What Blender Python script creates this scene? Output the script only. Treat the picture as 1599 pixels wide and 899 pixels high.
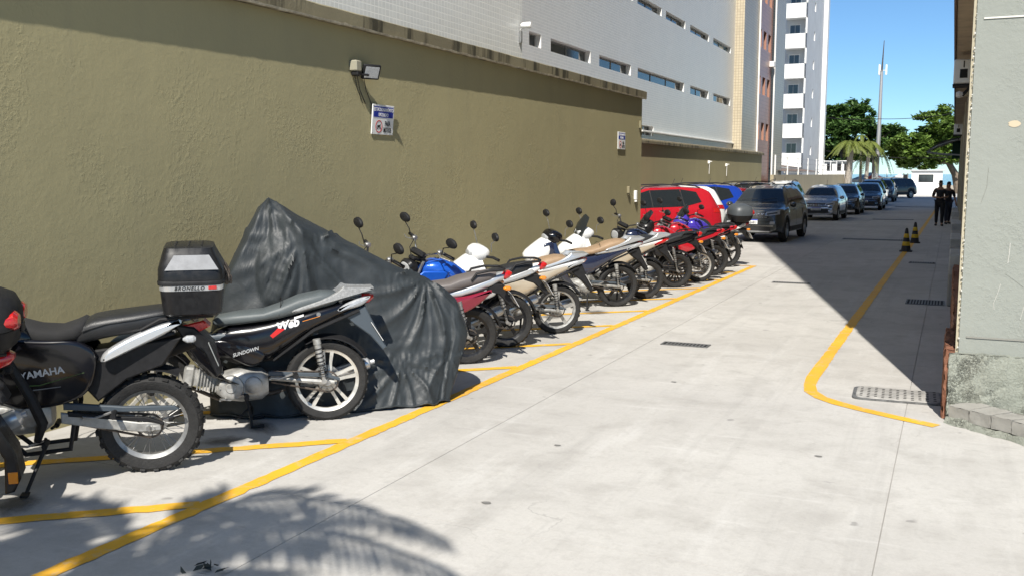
import bpy, bmesh, math, random
from math import sin, cos, pi, radians, sqrt, atan2
from mathutils import Vector, Matrix, Euler
from mathutils.bvhtree import BVHTree
random.seed(11)
scene = bpy.context.scene
for _o in list(bpy.data.objects): bpy.data.objects.remove(_o)
COL = scene.collection

# ------------------------------------------------------------------ camera
CAM_H = 1.95; FPX = 1500.0; PITCH = 6.749; YAW = 24.567
cam_d = bpy.data.cameras.new('camera'); cam = bpy.data.objects.new('camera', cam_d); COL.objects.link(cam)
cam.location = (0, 0, CAM_H); cam.rotation_euler = (radians(90 - PITCH), 0, radians(YAW))
cam_d.sensor_width = 36.0; cam_d.lens = 36.0 * FPX / 1599.0; cam_d.clip_start = 0.05; cam_d.clip_end = 9000
scene.camera = cam

# ------------------------------------------------------------------ light
SUN_AZ = 14.5; SUN_EL = 46.0
w = bpy.data.worlds.new('World'); scene.world = w; w.use_nodes = True
wn = w.node_tree.nodes; wl = w.node_tree.links; wn.clear()
sky = wn.new('ShaderNodeTexSky'); sky.sky_type = 'NISHITA'; sky.sun_disc = False
sky.sun_elevation = radians(SUN_EL); sky.sun_rotation = radians(180 - SUN_AZ)
sky.air_density = 0.8; sky.dust_density = 0.0; sky.ozone_density = 3.5; sky.altitude = 0
bg = wn.new('ShaderNodeBackground'); bg.inputs[1].default_value = 0.095
wo = wn.new('ShaderNodeOutputWorld'); tint = wn.new('ShaderNodeMix'); tint.data_type = 'RGBA'; tint.blend_type = 'MULTIPLY'; tint.inputs[0].default_value = 1; tint.inputs[7].default_value = (.60, .79, .90, 1)
wl.new(sky.outputs[0], tint.inputs[6]); wl.new(tint.outputs[2], bg.inputs[0]); wl.new(bg.outputs[0], wo.inputs[0])
sd = bpy.data.lights.new('sun', 'SUN'); sd.energy = 4.9; sd.angle = radians(0.53); sd.color = (1.0, 0.95, 0.865)
sun = bpy.data.objects.new('sun', sd); COL.objects.link(sun)
SDIR = Vector((-sin(radians(SUN_AZ)) * cos(radians(SUN_EL)), cos(radians(SUN_AZ)) * cos(radians(SUN_EL)), -sin(radians(SUN_EL))))
sun.rotation_euler = SDIR.to_track_quat('-Z', 'Y').to_euler(); sun.location = (3, -10, 20)
vs = scene.view_settings; vs.view_transform = 'Standard'; vs.look = 'None'; vs.exposure = 0.58; vs.gamma = 1.0; vs.use_curve_mapping = False
scene.render.engine = 'CYCLES'
scene.cycles.max_bounces = 6; scene.cycles.diffuse_bounces = 3; scene.cycles.glossy_bounces = 3; scene.cycles.transmission_bounces = 4

# ------------------------------------------------------------------ helpers
def V(*a): return Vector(a)
def tag(o, label, cat, group=None, kind=None):
    if label: o['label'] = label
    if cat: o['category'] = cat
    if group: o['group'] = group
    if kind: o['kind'] = kind
    return o
def empty(name, loc=(0, 0, 0), rz=0.0, rx=0.0):
    o = bpy.data.objects.new(name, None); COL.objects.link(o)
    o.empty_display_size = 0.2; o.location = loc
    o.rotation_mode = 'XYZ'; o.rotation_euler = (rx, 0, rz)
    return o
def link(name, me, mat=None, parent=None):
    o = bpy.data.objects.new(name, me); COL.objects.link(o)
    if mat is not None and len(me.materials) == 0: me.materials.append(mat)
    if parent is not None: o.parent = parent
    return o

class MB:
    def __init__(s): s.v = []; s.f = []
    def add(s, vs_, fs):
        n = len(s.v); s.v.extend([tuple(a) for a in vs_]); s.f.extend([tuple(i + n for i in f) for f in fs]); return s
    def box(s, c, d, rot=None):
        x, y, z = d[0] / 2, d[1] / 2, d[2] / 2
        vs_ = [V(sx * x, sy * y, sz * z) for sz in (-1, 1) for sy in (-1, 1) for sx in (-1, 1)]
        if rot is not None:
            R = Euler(rot).to_matrix() if not isinstance(rot, Matrix) else rot
            vs_ = [R @ a for a in vs_]
        vs_ = [a + Vector(c) for a in vs_]
        return s.add(vs_, [(0, 2, 3, 1), (4, 5, 7, 6), (0, 1, 5, 4), (2, 6, 7, 3), (0, 4, 6, 2), (1, 3, 7, 5)])
    def cbox(s, c, d, b=0.01, rot=None):
        """box with chamfered edges"""
        x, y, z = d[0] / 2, d[1] / 2, d[2] / 2
        b = min(b, x * .9, y * .9, z * .9)
        def ring(hx, hy, zz, bb):
            return [V(hx, -hy + bb, zz), V(hx, hy - bb, zz), V(hx - bb, hy, zz), V(-hx + bb, hy, zz), V(-hx, hy - bb, zz), V(-hx, -hy + bb, zz), V(-hx + bb, -hy, zz), V(hx - bb, -hy, zz)]
        rings = [ring(x - b, y - b, -z, b * .5), ring(x, y, -z + b, b), ring(x, y, z - b, b), ring(x - b, y - b, z, b * .5)]
        R = None
        if rot is not None: R = Euler(rot).to_matrix() if not isinstance(rot, Matrix) else rot
        out = []
        for r in rings:
            out.append([(R @ a if R else a) + Vector(c) for a in r])
        return s.loft(out)
    def loft(s, rings, cap=True, closed=True):
        n = len(rings[0]); vs_ = []; fs = []
        for r in rings: vs_.extend(r)
        for i in range(len(rings) - 1):
            for j in range(n if closed else n - 1):
                k = (j + 1) % n
                fs.append((i * n + j, i * n + k, (i + 1) * n + k, (i + 1) * n + j))
        if cap and closed:
            fs.append(tuple(range(n - 1, -1, -1))); m = (len(rings) - 1) * n; fs.append(tuple(range(m, m + n)))
        return s.add(vs_, fs)
    def tube(s, pts, r, n=8, cap=True, closed=False):
        pts = [Vector(p) for p in pts]; L = len(pts); rr = r if isinstance(r, (list, tuple)) else [r] * L
        rings = []; up = None
        for i, p in enumerate(pts):
            if closed: t = pts[(i + 1) % L] - pts[i - 1]
            else: t = (pts[min(i + 1, L - 1)] - pts[max(i - 1, 0)])
            t.normalize()
            if up is None:
                a = V(0, 0, 1) if abs(t.z) < .9 else V(1, 0, 0); up = (a - t * a.dot(t)).normalized()
            else:
                up = (up - t * up.dot(t)); up = up.normalized() if up.length > 1e-6 else t.orthogonal().normalized()
            b = t.cross(up)
            rings.append([p + (up * cos(2 * pi * k / n) + b * sin(2 * pi * k / n)) * rr[i] for k in range(n)])
        if closed: rings.append(rings[0]); return s.loft(rings, cap=False)
        return s.loft(rings, cap)
    def cyl(s, a, b, r, r2=None, n=14): return s.tube([a, b], [r, r if r2 is None else r2], n)
    def lathe(s, prof, c, axis='y', n=28, close=False):
        rings = []
        for k in range(n):
            a = 2 * pi * k / n; ring = []
            for r, h in prof:
                if axis == 'y': p = V(r * cos(a), h, r * sin(a))
                elif axis == 'x': p = V(h, r * cos(a), r * sin(a))
                else: p = V(r * cos(a), r * sin(a), h)
                ring.append(p + Vector(c))
            rings.append(ring)
        rings.append(rings[0])
        m = len(prof); vs_ = []; fs = []
        for r in rings[:-1]: vs_.extend(r)
        for i in range(n):
            i2 = (i + 1) % n
            for j in range(m if close else m - 1):
                k = (j + 1) % m
                fs.append((i * m + j, i * m + k, i2 * m + k, i2 * m + j))
        return s.add(vs_, fs)
    def prism(s, poly, y0, y1, b=0.006, plane='xz', y_of=None):
        """polygon in (x,z) extruded along y with chamfered rims; y_of(x,z) can bend it"""
        n = len(poly)
        ar = sum(poly[i][0] * poly[(i + 1) % n][1] - poly[(i + 1) % n][0] * poly[i][1] for i in range(n))
        if ar < 0: poly = poly[::-1]
        def inset(d):
            out = []
            for i in range(n):
                p0 = Vector(poly[i - 1]); p1 = Vector(poly[i]); p2 = Vector(poly[(i + 1) % n])
                d1 = (p1 - p0); d2 = (p2 - p1)
                if d1.length < 1e-6 or d2.length < 1e-6: out.append((p1.x, p1.y)); continue
                d1.normalize(); d2.normalize()
                nn = Vector((-d1.y, d1.x)) + Vector((-d2.y, d2.x)); l = nn.length
                nn = nn / l if l > .3 else Vector((-d1.y, d1.x))
                q = p1 + nn * d * min(1.6, 1 / max(.6, l / 2)); out.append((q.x, q.y))
            return out
        pin = inset(b)
        def mk(pl, y): 
            r = []
            for a, c in pl:
                yy = y + (y_of(a, c) if y_of else 0)
                r.append(V(a, yy, c) if plane == 'xz' else (V(a, c, yy) if plane == 'xy' else V(yy, a, c)))
            return r
        lo, hi = min(y0, y1), max(y0, y1); bb = min(b, (hi - lo) * .45)
        return s.loft([mk(pin, lo), mk(poly, lo + bb), mk(poly, hi - bb), mk(pin, hi)])
    def pillow(s, poly, y0, th, sg, w=.03, y_of=None):
        """domed panel: polygon in (x,z), rim at |y|=y0, swelling by th on the side sg"""
        n = len(poly)
        ar = sum(poly[i][0] * poly[(i + 1) % n][1] - poly[(i + 1) % n][0] * poly[i][1] for i in range(n))
        if ar < 0: poly = poly[::-1]
        # resample the outline and round its corners
        pts = [Vector(q) for q in poly]
        for _ in range(2):
            nx = []
            for i in range(len(pts)):
                a, b = pts[i], pts[(i + 1) % len(pts)]; nx += [a.lerp(b, .22), a.lerp(b, .78)]
            pts = nx
        n = len(pts); cx_ = sum((q.x for q in pts)) / n; cz_ = sum((q.y for q in pts)) / n
        nr = []
        for i in range(n):
            d = pts[(i + 1) % n] - pts[i - 1]; d = d.normalized() if d.length > 1e-7 else Vector((1, 0)); nr.append(Vector((-d.y, d.x)))
        def mk(ins, yy):
            return [V(q.x + m_.x * ins, sg * (yy + (y_of(q.x, q.y) if y_of else 0)), q.y + m_.y * ins) for q, m_ in zip(pts, nr)]
        rings = [mk(.0, y0 - .012), mk(0, y0), mk(w * .10, y0 + th * .38), mk(w * .3, y0 + th * .66), mk(w * .6, y0 + th * .88), mk(w, y0 + th)]
        return s.loft(rings)
    def sloft(s, st, n=20, p=2.4, flat=None):
        """superellipse loft along x: stations (x, zbot, ztop, halfwidth[, y])"""
        rings = []
        for t in st:
            x, zb, zt, hw = t[:4]; yc = t[4] if len(t) > 4 else 0
            zc = (zb + zt) / 2; hh = (zt - zb) / 2; ring = []
            for k in range(n):
                a = 2 * pi * k / n; ca, sa = cos(a), sin(a)
                ring.append(V(x, yc + hw * math.copysign(abs(ca) ** (2 / p), ca), zc + hh * math.copysign(abs(sa) ** (2 / p), sa)))
            rings.append(ring)
        return s.loft(rings)
    def rrect_loft(s, st, n=6, p=5):
        """rounded-rectangle rings stacked along z: (z, xc, yc, hx, hy)"""
        rings = []
        for z, xc, yc, hx, hy in st:
            ring = []
            for k in range(4 * n):
                a = 2 * pi * (k + .5) / (4 * n); ca, sa = cos(a), sin(a)
                ring.append(V(xc + hx * math.copysign(abs(ca) ** (2 / p), ca), yc + hy * math.copysign(abs(sa) ** (2 / p), sa), z))
            rings.append(ring)
        return s.loft(rings)
    def quad(s, a, b, c, d): return s.add([a, b, c, d], [(0, 1, 2, 3)])
    def mesh(s, name, smooth=35):
        me = bpy.data.meshes.new(name); me.from_pydata(s.v, [], s.f)
        bm = bmesh.new(); bm.from_mesh(me); bmesh.ops.recalc_face_normals(bm, faces=bm.faces); bm.to_mesh(me); bm.free()
        if smooth:
            me.shade_smooth(); me.set_sharp_from_angle(angle=radians(smooth))
        me.update(); return me
    def build(s, name, mat, parent=None, smooth=35):
        return link(name, s.mesh(name, smooth), mat, parent)

def text_mesh(name, body, size, mat, parent, mtx, extrude=0.0006, align='CENTER', sx=1.0, bold=0.0, shear=0.0, space=1.0):
    cu = bpy.data.curves.new('t', 'FONT'); cu.body = body; cu.size = size; cu.extrude = extrude; cu.align_x = align; cu.align_y = 'CENTER'
    cu.offset = bold; cu.shear = shear; cu.resolution_u = 3; cu.space_character = space
    to = bpy.data.objects.new('t', cu); COL.objects.link(to)
    dg = bpy.context.evaluated_depsgraph_get(); dg.update()
    me = bpy.data.meshes.new_from_object(to.evaluated_get(dg)); bpy.data.objects.remove(to)
    me.transform(mtx @ Matrix.Diagonal((sx, 1, 1, 1))); me.materials.clear()
    return link(name, me, mat, parent)
def copy_tree(o, parent=None):
    c = o.copy(); COL.objects.link(c)
    if parent is not None: c.parent = parent
    for ch in o.children: copy_tree(ch, c)
    return c
def basis(origin, xax, yax):
    """text frame: text x along xax, text up along yax"""
    x = Vector(xax).normalized(); y = Vector(yax); y = (y - x * y.dot(x)).normalized(); z = x.cross(y)
    m = Matrix((x, y, z)).transposed().to_4x4(); m.translation = Vector(origin); return m

# ------------------------------------------------------------------ materials
MATS = {}
def NT(name):
    m = bpy.data.materials.new(name); m.use_nodes = True
    nt = m.node_tree; b = nt.nodes['Principled BSDF']; return m, nt, b
def mat(name, col, rough=.5, metal=0., coat=0., nscale=0, namt=.12, bump=0., bscale=60, spec=None, rvar=0., trans=0., ior=None):
    if name in MATS: return MATS[name]
    m, nt, b = NT(name)
    b.inputs['Base Color'].default_value = (*col, 1); b.inputs['Roughness'].default_value = rough; b.inputs['Metallic'].default_value = metal
    if coat: b.inputs['Coat Weight'].default_value = coat; b.inputs['Coat Roughness'].default_value = .06
    if spec is not None: b.inputs['Specular IOR Level'].default_value = spec
    if trans: b.inputs['Transmission Weight'].default_value = trans
    if ior: b.inputs['IOR'].default_value = ior
    N = nt.nodes; L = nt.links
    tc = N.new('ShaderNodeTexCoord')
    if nscale:
        nz = N.new('ShaderNodeTexNoise'); nz.inputs['Scale'].default_value = nscale; nz.inputs['Detail'].default_value = 5; nz.inputs['Roughness'].default_value = .6
        L.new(tc.outputs['Object'], nz.inputs['Vector'])
        mr = N.new('ShaderNodeMapRange'); mr.inputs[1].default_value = .3; mr.inputs[2].default_value = .7
        mr.inputs[3].default_value = 1 - namt; mr.inputs[4].default_value = 1 + namt
        L.new(nz.outputs['Fac'], mr.inputs[0])
        mx = N.new('ShaderNodeMix'); mx.data_type = 'RGBA'; mx.blend_type = 'MULTIPLY'; mx.inputs[0].default_value = 1
        mx.inputs[6].default_value = (*col, 1); L.new(mr.outputs[0], mx.inputs[7]); L.new(mx.outputs[2], b.inputs['Base Color'])
        if rvar:
            m2 = N.new('ShaderNodeMapRange'); m2.inputs[1].default_value = .3; m2.inputs[2].default_value = .7
            m2.inputs[3].default_value = max(.02, rough - rvar); m2.inputs[4].default_value = min(1, rough + rvar)
            L.new(nz.outputs['Fac'], m2.inputs[0]); L.new(m2.outputs[0], b.inputs['Roughness'])
    if bump:
        n2 = N.new('ShaderNodeTexNoise'); n2.inputs['Scale'].default_value = bscale; n2.inputs['Detail'].default_value = 4
        L.new(tc.outputs['Object'], n2.inputs['Vector'])
        bp = N.new('ShaderNodeBump'); bp.inputs['Strength'].default_value = bump; bp.inputs['Distance'].default_value = .01
        L.new(n2.outputs['Fac'], bp.inputs['Height']); L.new(bp.outputs[0], b.inputs['Normal'])
    MATS[name] = m; return m
def node(nt, kind, **kw):
    n = nt.nodes.new(kind)
    for k, v in kw.items(): setattr(n, k, v)
    return n
def noise(nt, vec, scale, detail=5, rough=.55, dist=0):
    n = nt.nodes.new('ShaderNodeTexNoise'); n.inputs['Scale'].default_value = scale; n.inputs['Detail'].default_value = detail
    n.inputs['Roughness'].default_value = rough; n.inputs['Distortion'].default_value = dist; nt.links.new(vec, n.inputs['Vector']); return n.outputs['Fac']
def mrange(nt, src, a, b, c=0., d=1., clamp=True):
    n = nt.nodes.new('ShaderNodeMapRange'); n.clamp = clamp
    for i, v in enumerate((a, b, c, d)): n.inputs[i + 1].default_value = v
    nt.links.new(src, n.inputs[0]); return n.outputs[0]
def mixc(nt, fac, a, b, mode='MIX'):
    n = nt.nodes.new('ShaderNodeMix'); n.data_type = 'RGBA'; n.blend_type = mode
    for s, i in ((fac, 0), (a, 6), (b, 7)):
        if isinstance(s, (int, float)): n.inputs[i].default_value = s
        elif isinstance(s, tuple): n.inputs[i].default_value = (*s, 1)
        else: nt.links.new(s, n.inputs[i])
    return n.outputs[2]
def math_(nt, op, a, b=None):
    n = nt.nodes.new('ShaderNodeMath'); n.operation = op
    for i, s in enumerate((a, b)):
        if s is None: continue
        if isinstance(s, (int, float)): n.inputs[i].default_value = s
        else: nt.links.new(s, n.inputs[i])
    return n.outputs[0]
def bump(nt, b, h, strength, dist, prev=None):
    n = nt.nodes.new('ShaderNodeBump'); n.inputs['Strength'].default_value = strength; n.inputs['Distance'].default_value = dist
    nt.links.new(h, n.inputs['Height'])
    if prev is not None: nt.links.new(prev, n.inputs['Normal'])
    nt.links.new(n.outputs[0], b.inputs['Normal']); return n.outputs[0]
def wpos(nt): return nt.nodes.new('ShaderNodeNewGeometry').outputs['Position']
def scaled(nt, vec, s):
    n = nt.nodes.new('ShaderNodeMapping'); n.inputs['Scale'].default_value = s; nt.links.new(vec, n.inputs['Vector']); return n.outputs[0]

def m_concrete():
    m, nt, b = NT('concrete'); p = wpos(nt)
    big = noise(nt, p, .35, 4, .6); mid = noise(nt, p, 2.2, 6, .65, .3); fine = noise(nt, p, 38, 5, .7); streak = noise(nt, scaled(nt, p, (3.0, .5, 1)), 1.3, 5, .6)
    c = mixc(nt, mrange(nt, big, .32, .7), (.51, .495, .465), (.40, .385, .36))
    c = mixc(nt, mrange(nt, mid, .48, .75, 0, .62), c, (.30, .285, .262))
    c = mixc(nt, mrange(nt, streak, .56, .75, 0, .5), c, (.58, .57, .545))
    c = mixc(nt, mrange(nt, fine, .35, .7, 0, .22), c, (.28, .27, .26))
    md2 = noise(nt, p, 11, 6, .75, .2); c = mixc(nt, mrange(nt, md2, .5, .72, 0, .38), c, (.30, .285, .262))
    sp = noise(nt, p, 95, 3, .6); c = mixc(nt, mrange(nt, sp, .60, .70, 0, .30), c, (.22, .21, .20))
    tyr = noise(nt, scaled(nt, p, (2.6, .10, 1)), 1.0, 6, .7); c = mixc(nt, mrange(nt, tyr, .54, .72, 0, .42), c, (.29, .28, .265))
    scr = noise(nt, scaled(nt, p, (.5, 5.0, 1)), 1.6, 6, .7); c = mixc(nt, mrange(nt, scr, .58, .74, 0, .35), c, (.60, .59, .57))
    # small dark stains and tyre dirt
    st = noise(nt, p, 5.5, 2, .4); c = mixc(nt, mrange(nt, st, .735, .775, 0, .5), c, (.16, .155, .15))
    # hairline cracks
    vo = nt.nodes.new('ShaderNodeTexVoronoi'); vo.feature = 'DISTANCE_TO_EDGE'; vo.inputs['Scale'].default_value = .34
    wv = nt.nodes.new('ShaderNodeVectorMath'); wv.operation = 'ADD'
    nz = nt.nodes.new('ShaderNodeTexNoise'); nz.inputs['Scale'].default_value = 2.5; nz.inputs['Detail'].default_value = 6; nt.links.new(p, nz.inputs['Vector'])
    sc = nt.nodes.new('ShaderNodeVectorMath'); sc.operation = 'SCALE'; sc.inputs[3].default_value = .5; nt.links.new(nz.outputs['Color'], sc.inputs[0])
    nt.links.new(p, wv.inputs[0]); nt.links.new(sc.outputs[0], wv.inputs[1]); nt.links.new(wv.outputs[0], vo.inputs['Vector'])
    gate = mrange(nt, noise(nt, p, .5, 2), .56, .66)
    cr = math_(nt, 'MULTIPLY', mrange(nt, vo.outputs['Distance'], .0, .0025, .45, 0), gate)
    c = mixc(nt, cr, c, (.14, .135, .13))
    nt.links.new(c, b.inputs['Base Color']); b.inputs['Roughness'].default_value = .85; b.inputs['Specular IOR Level'].default_value = .3
    pr = bump(nt, b, fine, .35, .004); bump(nt, b, mid, .25, .01, pr); return m
def m_yellow():
    m, nt, b = NT('yellow_paint'); p = wpos(nt)
    w1 = noise(nt, p, 9, 6, .7); w2 = noise(nt, p, 60, 4, .7); big = noise(nt, p, 1.1, 3)
    c = mixc(nt, mrange(nt, big, .3, .7), (.74, .42, .02), (.66, .34, .025))
    wear = math_(nt, 'ADD', mrange(nt, w1, .54, .68, 0, .7), mrange(nt, w2, .58, .7, 0, .28))
    c = mixc(nt, wear, c, (.46, .40, .28)); c = mixc(nt, mrange(nt, noise(nt, scaled(nt, p, (1, .6, 1)), 3.2, 6, .7, .5), .55, .72, 0, .55), c, (.40, .30, .12)); nt.links.new(c, b.inputs['Base Color']); b.inputs['Roughness'].default_value = .7
    bump(nt, b, w2, .3, .003); return m
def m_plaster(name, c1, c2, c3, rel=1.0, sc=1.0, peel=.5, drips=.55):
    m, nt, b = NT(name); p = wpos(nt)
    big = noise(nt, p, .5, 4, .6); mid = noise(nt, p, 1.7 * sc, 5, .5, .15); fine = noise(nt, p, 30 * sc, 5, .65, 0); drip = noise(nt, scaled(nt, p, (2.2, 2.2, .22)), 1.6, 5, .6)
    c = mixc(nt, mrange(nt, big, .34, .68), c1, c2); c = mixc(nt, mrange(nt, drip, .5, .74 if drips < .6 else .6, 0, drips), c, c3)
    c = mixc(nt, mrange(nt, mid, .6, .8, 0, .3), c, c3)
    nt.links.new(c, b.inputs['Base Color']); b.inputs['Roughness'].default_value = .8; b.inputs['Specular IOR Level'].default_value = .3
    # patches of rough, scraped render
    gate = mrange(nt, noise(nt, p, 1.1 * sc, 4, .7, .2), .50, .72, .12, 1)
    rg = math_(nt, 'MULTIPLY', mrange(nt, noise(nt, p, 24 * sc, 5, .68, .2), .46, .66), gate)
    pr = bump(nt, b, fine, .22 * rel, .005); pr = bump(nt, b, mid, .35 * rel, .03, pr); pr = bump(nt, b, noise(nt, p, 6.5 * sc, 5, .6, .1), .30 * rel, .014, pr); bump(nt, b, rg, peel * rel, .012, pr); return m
def m_tile(name, c1, c2, grout, size, axes='YZ', rough=.35, mort=.06, sizez=None, off=0.0):
    m, nt, b = NT(name); p = wpos(nt)
    se = nt.nodes.new('ShaderNodeSeparateXYZ'); nt.links.new(p, se.inputs[0]); co = nt.nodes.new('ShaderNodeCombineXYZ')
    nt.links.new(se.outputs[axes[0]], co.inputs[0]); nt.links.new(se.outputs[axes[1]], co.inputs[1])
    br = nt.nodes.new('ShaderNodeTexBrick'); br.offset = off; br.squash = 1; nt.links.new(co.outputs[0], br.inputs['Vector'])
    br.inputs['Color1'].default_value = (*c1, 1); br.inputs['Color2'].default_value = (*c2, 1); br.inputs['Mortar'].default_value = (*grout, 1)
    br.inputs['Scale'].default_value = 1; br.inputs['Mortar Size'].default_value = size * mort; br.inputs['Mortar Smooth'].default_value = .1
    br.inputs['Brick Width'].default_value = size; br.inputs['Row Height'].default_value = sizez or size
    dirt = noise(nt, scaled(nt, p, (1, 1, .3)), .8, 5, .6)
    c = mixc(nt, mrange(nt, dirt, .45, .75, 0, .35), br.outputs['Color'], grout)
    nt.links.new(c, b.inputs['Base Color']); b.inputs['Roughness'].default_value = rough
    inv = math_(nt, 'SUBTRACT', 1.0, br.outputs['Fac']); bump(nt, b, inv, .5, .004); return m
def m_foliage(name, c1, c2, c3):
    m, nt, b = NT(name); tc = nt.nodes.new('ShaderNodeTexCoord').outputs['Object']
    n1 = noise(nt, tc, 1.1, 3); n2 = noise(nt, tc, 9, 3)
    c = mixc(nt, mrange(nt, n1, .35, .65), c1, c2); c = mixc(nt, mrange(nt, n2, .45, .7, 0, .8), c, c3)
    nt.links.new(c, b.inputs['Base Color']); b.inputs['Roughness'].default_value = .55
    b.inputs['Subsurface Weight'].default_value = 0
    tr = nt.nodes.new('ShaderNodeBsdfTranslucent'); mxs = nt.nodes.new('ShaderNodeMixShader'); mxs.inputs[0].default_value = .25
    nt.links.new(c, tr.inputs[0]); nt.links.new(b.outputs[0], mxs.inputs[1]); nt.links.new(tr.outputs[0], mxs.inputs[2])
    nt.links.new(mxs.outputs[0], nt.nodes['Material Output'].inputs[0]); return m
M_CONC = m_concrete(); M_YEL = m_yellow()
M_OLIVE = m_plaster('olive_render', (.355, .315, .178), (.33, .293, .166), (.29, .26, .158), .62, 1.0, .5, .32)
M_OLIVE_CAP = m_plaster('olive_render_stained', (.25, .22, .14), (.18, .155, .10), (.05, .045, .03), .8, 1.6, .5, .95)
M_RPLASTER = m_plaster('pale_green_render', (.255, .268, .240), (.238, .251, .225), (.27, .272, .232), 1.2, 1.5, .35)
M_CREAM = m_plaster('cream_render', (.42, .38, .28), (.38, .34, .25), (.33, .29, .2), .5)
M_PLINTH = m_plaster('rough_plinth', (.275, .29, .245), (.25, .26, .22), (.22, .21, .17), 2.2, 2.6, .8)
M_TERRA = m_plaster('bare_terracotta', (.20, .085, .05), (.25, .12, .075), (.10, .06, .045), 1.5, 3)
M_STONE = m_plaster('worn_stone', (.32, .31, .28), (.28, .27, .245), (.23, .22, .20), .9, 3)
M_WTILE = m_tile('white_tile', (.74, .75, .73), (.68, .69, .675), (.85, .85, .82), .085, mort=.09)
M_WTILE2 = m_tile('grey_white_tile', (.70, .72, .71), (.63, .65, .645), (.83, .83, .81), .09, mort=.09)
M_BEIGE = m_tile('beige_tile', (.52, .455, .335), (.47, .41, .30), (.26, .21, .15), .15, 'XZ')
M_BEIGE2 = m_tile('beige_side_tile', (.48, .42, .32), (.42, .37, .28), (.24, .21, .17), .15)
M_BROWN = m_tile('brown_tile', (.42, .22, .175), (.37, .19, .15), (.26, .15, .12), .22)
M_WHITE = mat('white_paint', (.76, .76, .74), .6, nscale=1.5, namt=.06)
M_GREYW = mat('grey_paint', (.56, .57, .58), .7, nscale=.8, namt=.08)
M_BLACK = mat('black_plastic', (.011, .011, .012), .36, nscale=25, namt=.3, rvar=.1, spec=.35)
M_BLACKM = mat('matt_black_plastic', (.013, .013, .014), .6, nscale=25, namt=.3, spec=.3)
M_GLOSSB = mat('gloss_black_paint', (.005, .005, .007), .2, coat=.35, spec=.35)
M_TYRE = mat('tyre_rubber', (.016, .0155, .015), .8, nscale=18, namt=.35, bump=.5, bscale=90)
M_SEAT = mat('black_vinyl', (.017, .018, .020), .44, nscale=6, namt=.2, bump=.15, bscale=260)
M_GSEAT = mat('grey_vinyl', (.075, .088, .092), .5, nscale=6, namt=.15, bump=.15, bscale=260)
M_TAN = mat('tan_vinyl', (.30, .205, .125), .5, nscale=5, namt=.14, bump=.2, bscale=200)
M_CHROME = mat('chrome', (.75, .75, .76), .12, 1.)
M_STEEL = mat('brushed_steel', (.36, .36, .355), .42, .85, nscale=20, namt=.25, rvar=.12)
M_ALU = mat('cast_aluminium', (.40, .395, .375), .55, .6, nscale=16, namt=.3, rvar=.12)
M_DSTEEL = mat('dirty_steel', (.12, .10, .085), .6, .7, nscale=30, namt=.5)
M_SILVER = mat('silver_paint', (.52, .53, .54), .28, .55, coat=.6)
M_WPAINT = mat('white_gloss_paint', (.74, .74, .73), .25, coat=.6)
M_REDP = mat('red_gloss_paint', (.42, .012, .022), .25, coat=.8)
M_BLUEP = mat('blue_gloss_paint', (.012, .10, .52), .22, .25, coat=.9)
M_NAVY = mat('navy_gloss_paint', (.012, .018, .045), .2, coat=.9)
M_MAG = mat('dark_red_paint', (.20, .006, .022), .24, coat=.8)
M_BEIGEP = mat('champagne_paint', (.50, .43, .33), .28, .3, coat=.7)
M_REDL = mat('red_lens', (.45, .012, .012), .12, coat=1., nscale=60, namt=.3)
M_CLEARL = mat('clear_lens', (.36, .37, .38), .1, coat=1., nscale=70, namt=.25)
M_AMBER = mat('amber_lens', (.6, .2, .01), .15, coat=1.)
M_MIRROR = mat('mirror_glass', (.85, .87, .9), .03, 1.)
M_PLATE = mat('plate_white', (.7, .7, .69), .45, nscale=12, namt=.12)
M_PBLUE = mat('plate_blue', (.01, .03, .30), .45)
M_INK = mat('black_print', (.012, .012, .012), .6)
M_WINK = mat('white_print', (.75, .75, .74), .6)
M_RINK = mat('red_print', (.5, .012, .012), .6)
M_GREENINK = mat('green_print', (.10, .35, .02), .5)
M_GLASS = mat('tinted_glass', (.012, .016, .020), .04, 0, spec=.8, coat=.5)
M_DGLASS = mat('window_glass_dark', (.035, .042, .045), .06, 0, spec=.8, nscale=.7, namt=.5)
M_CURTAIN = mat('curtain_cloth', (.34, .33, .30), .9, nscale=8, namt=.3)
M_PURPLE = mat('violet_gloss_paint', (.05, .03, .32), .22, coat=.9)
# ------------------------------------------------------------------ ground
def sheet(name, poly, z, m, parent=None, kind='structure'):
    mb = MB(); mb.add([V(a, b, z) for a, b in poly], [tuple(range(len(poly)))])
    o = mb.build(name, m, parent, 0)
    if parent is None: o['kind'] = kind
    return o
M_GRND = mat('subsoil', (.36, .35, .33), .9, nscale=2, namt=.2)
ground = sheet('ground', [(-400, -60), (400, -60), (400, 134), (-400, 134)], -.010, M_GRND)
XS = [-11.6, -6.22, -3.16, -.27, 3.1, 6.6]; YS = [-9, -4.2, .4, 4.62, 8.02, 10.55, 14.6, 18.9, 23.4, 28, 32.6, 37.2, 42, 48, 56, 66, 80, 100, 112]
rs = random.Random(3)
for i in range(len(XS) - 1):
    for j in range(len(YS) - 1):
        if XS[i] < -10 and YS[j] < 18: continue
        if XS[i] > 0 and YS[j] >= 10: continue
        x0, x1, y0, y1 = XS[i] + .0025, XS[i + 1] - .0025, YS[j] + .002, YS[j + 1] - .002
        mb = MB(); mb.box(((x0 + x1) / 2, (y0 + y1) / 2, -.02), (x1 - x0, y1 - y0, .04))
        mb.build('concrete_slab', M_CONC, ground, 0)
M_ASPH = mat('asphalt', (.06, .06, .062), .9, nscale=3, namt=.25, bump=.3, bscale=40)
M_SAND = mat('beach_sand', (.44, .38, .28), .95, nscale=.3, namt=.12)
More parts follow.
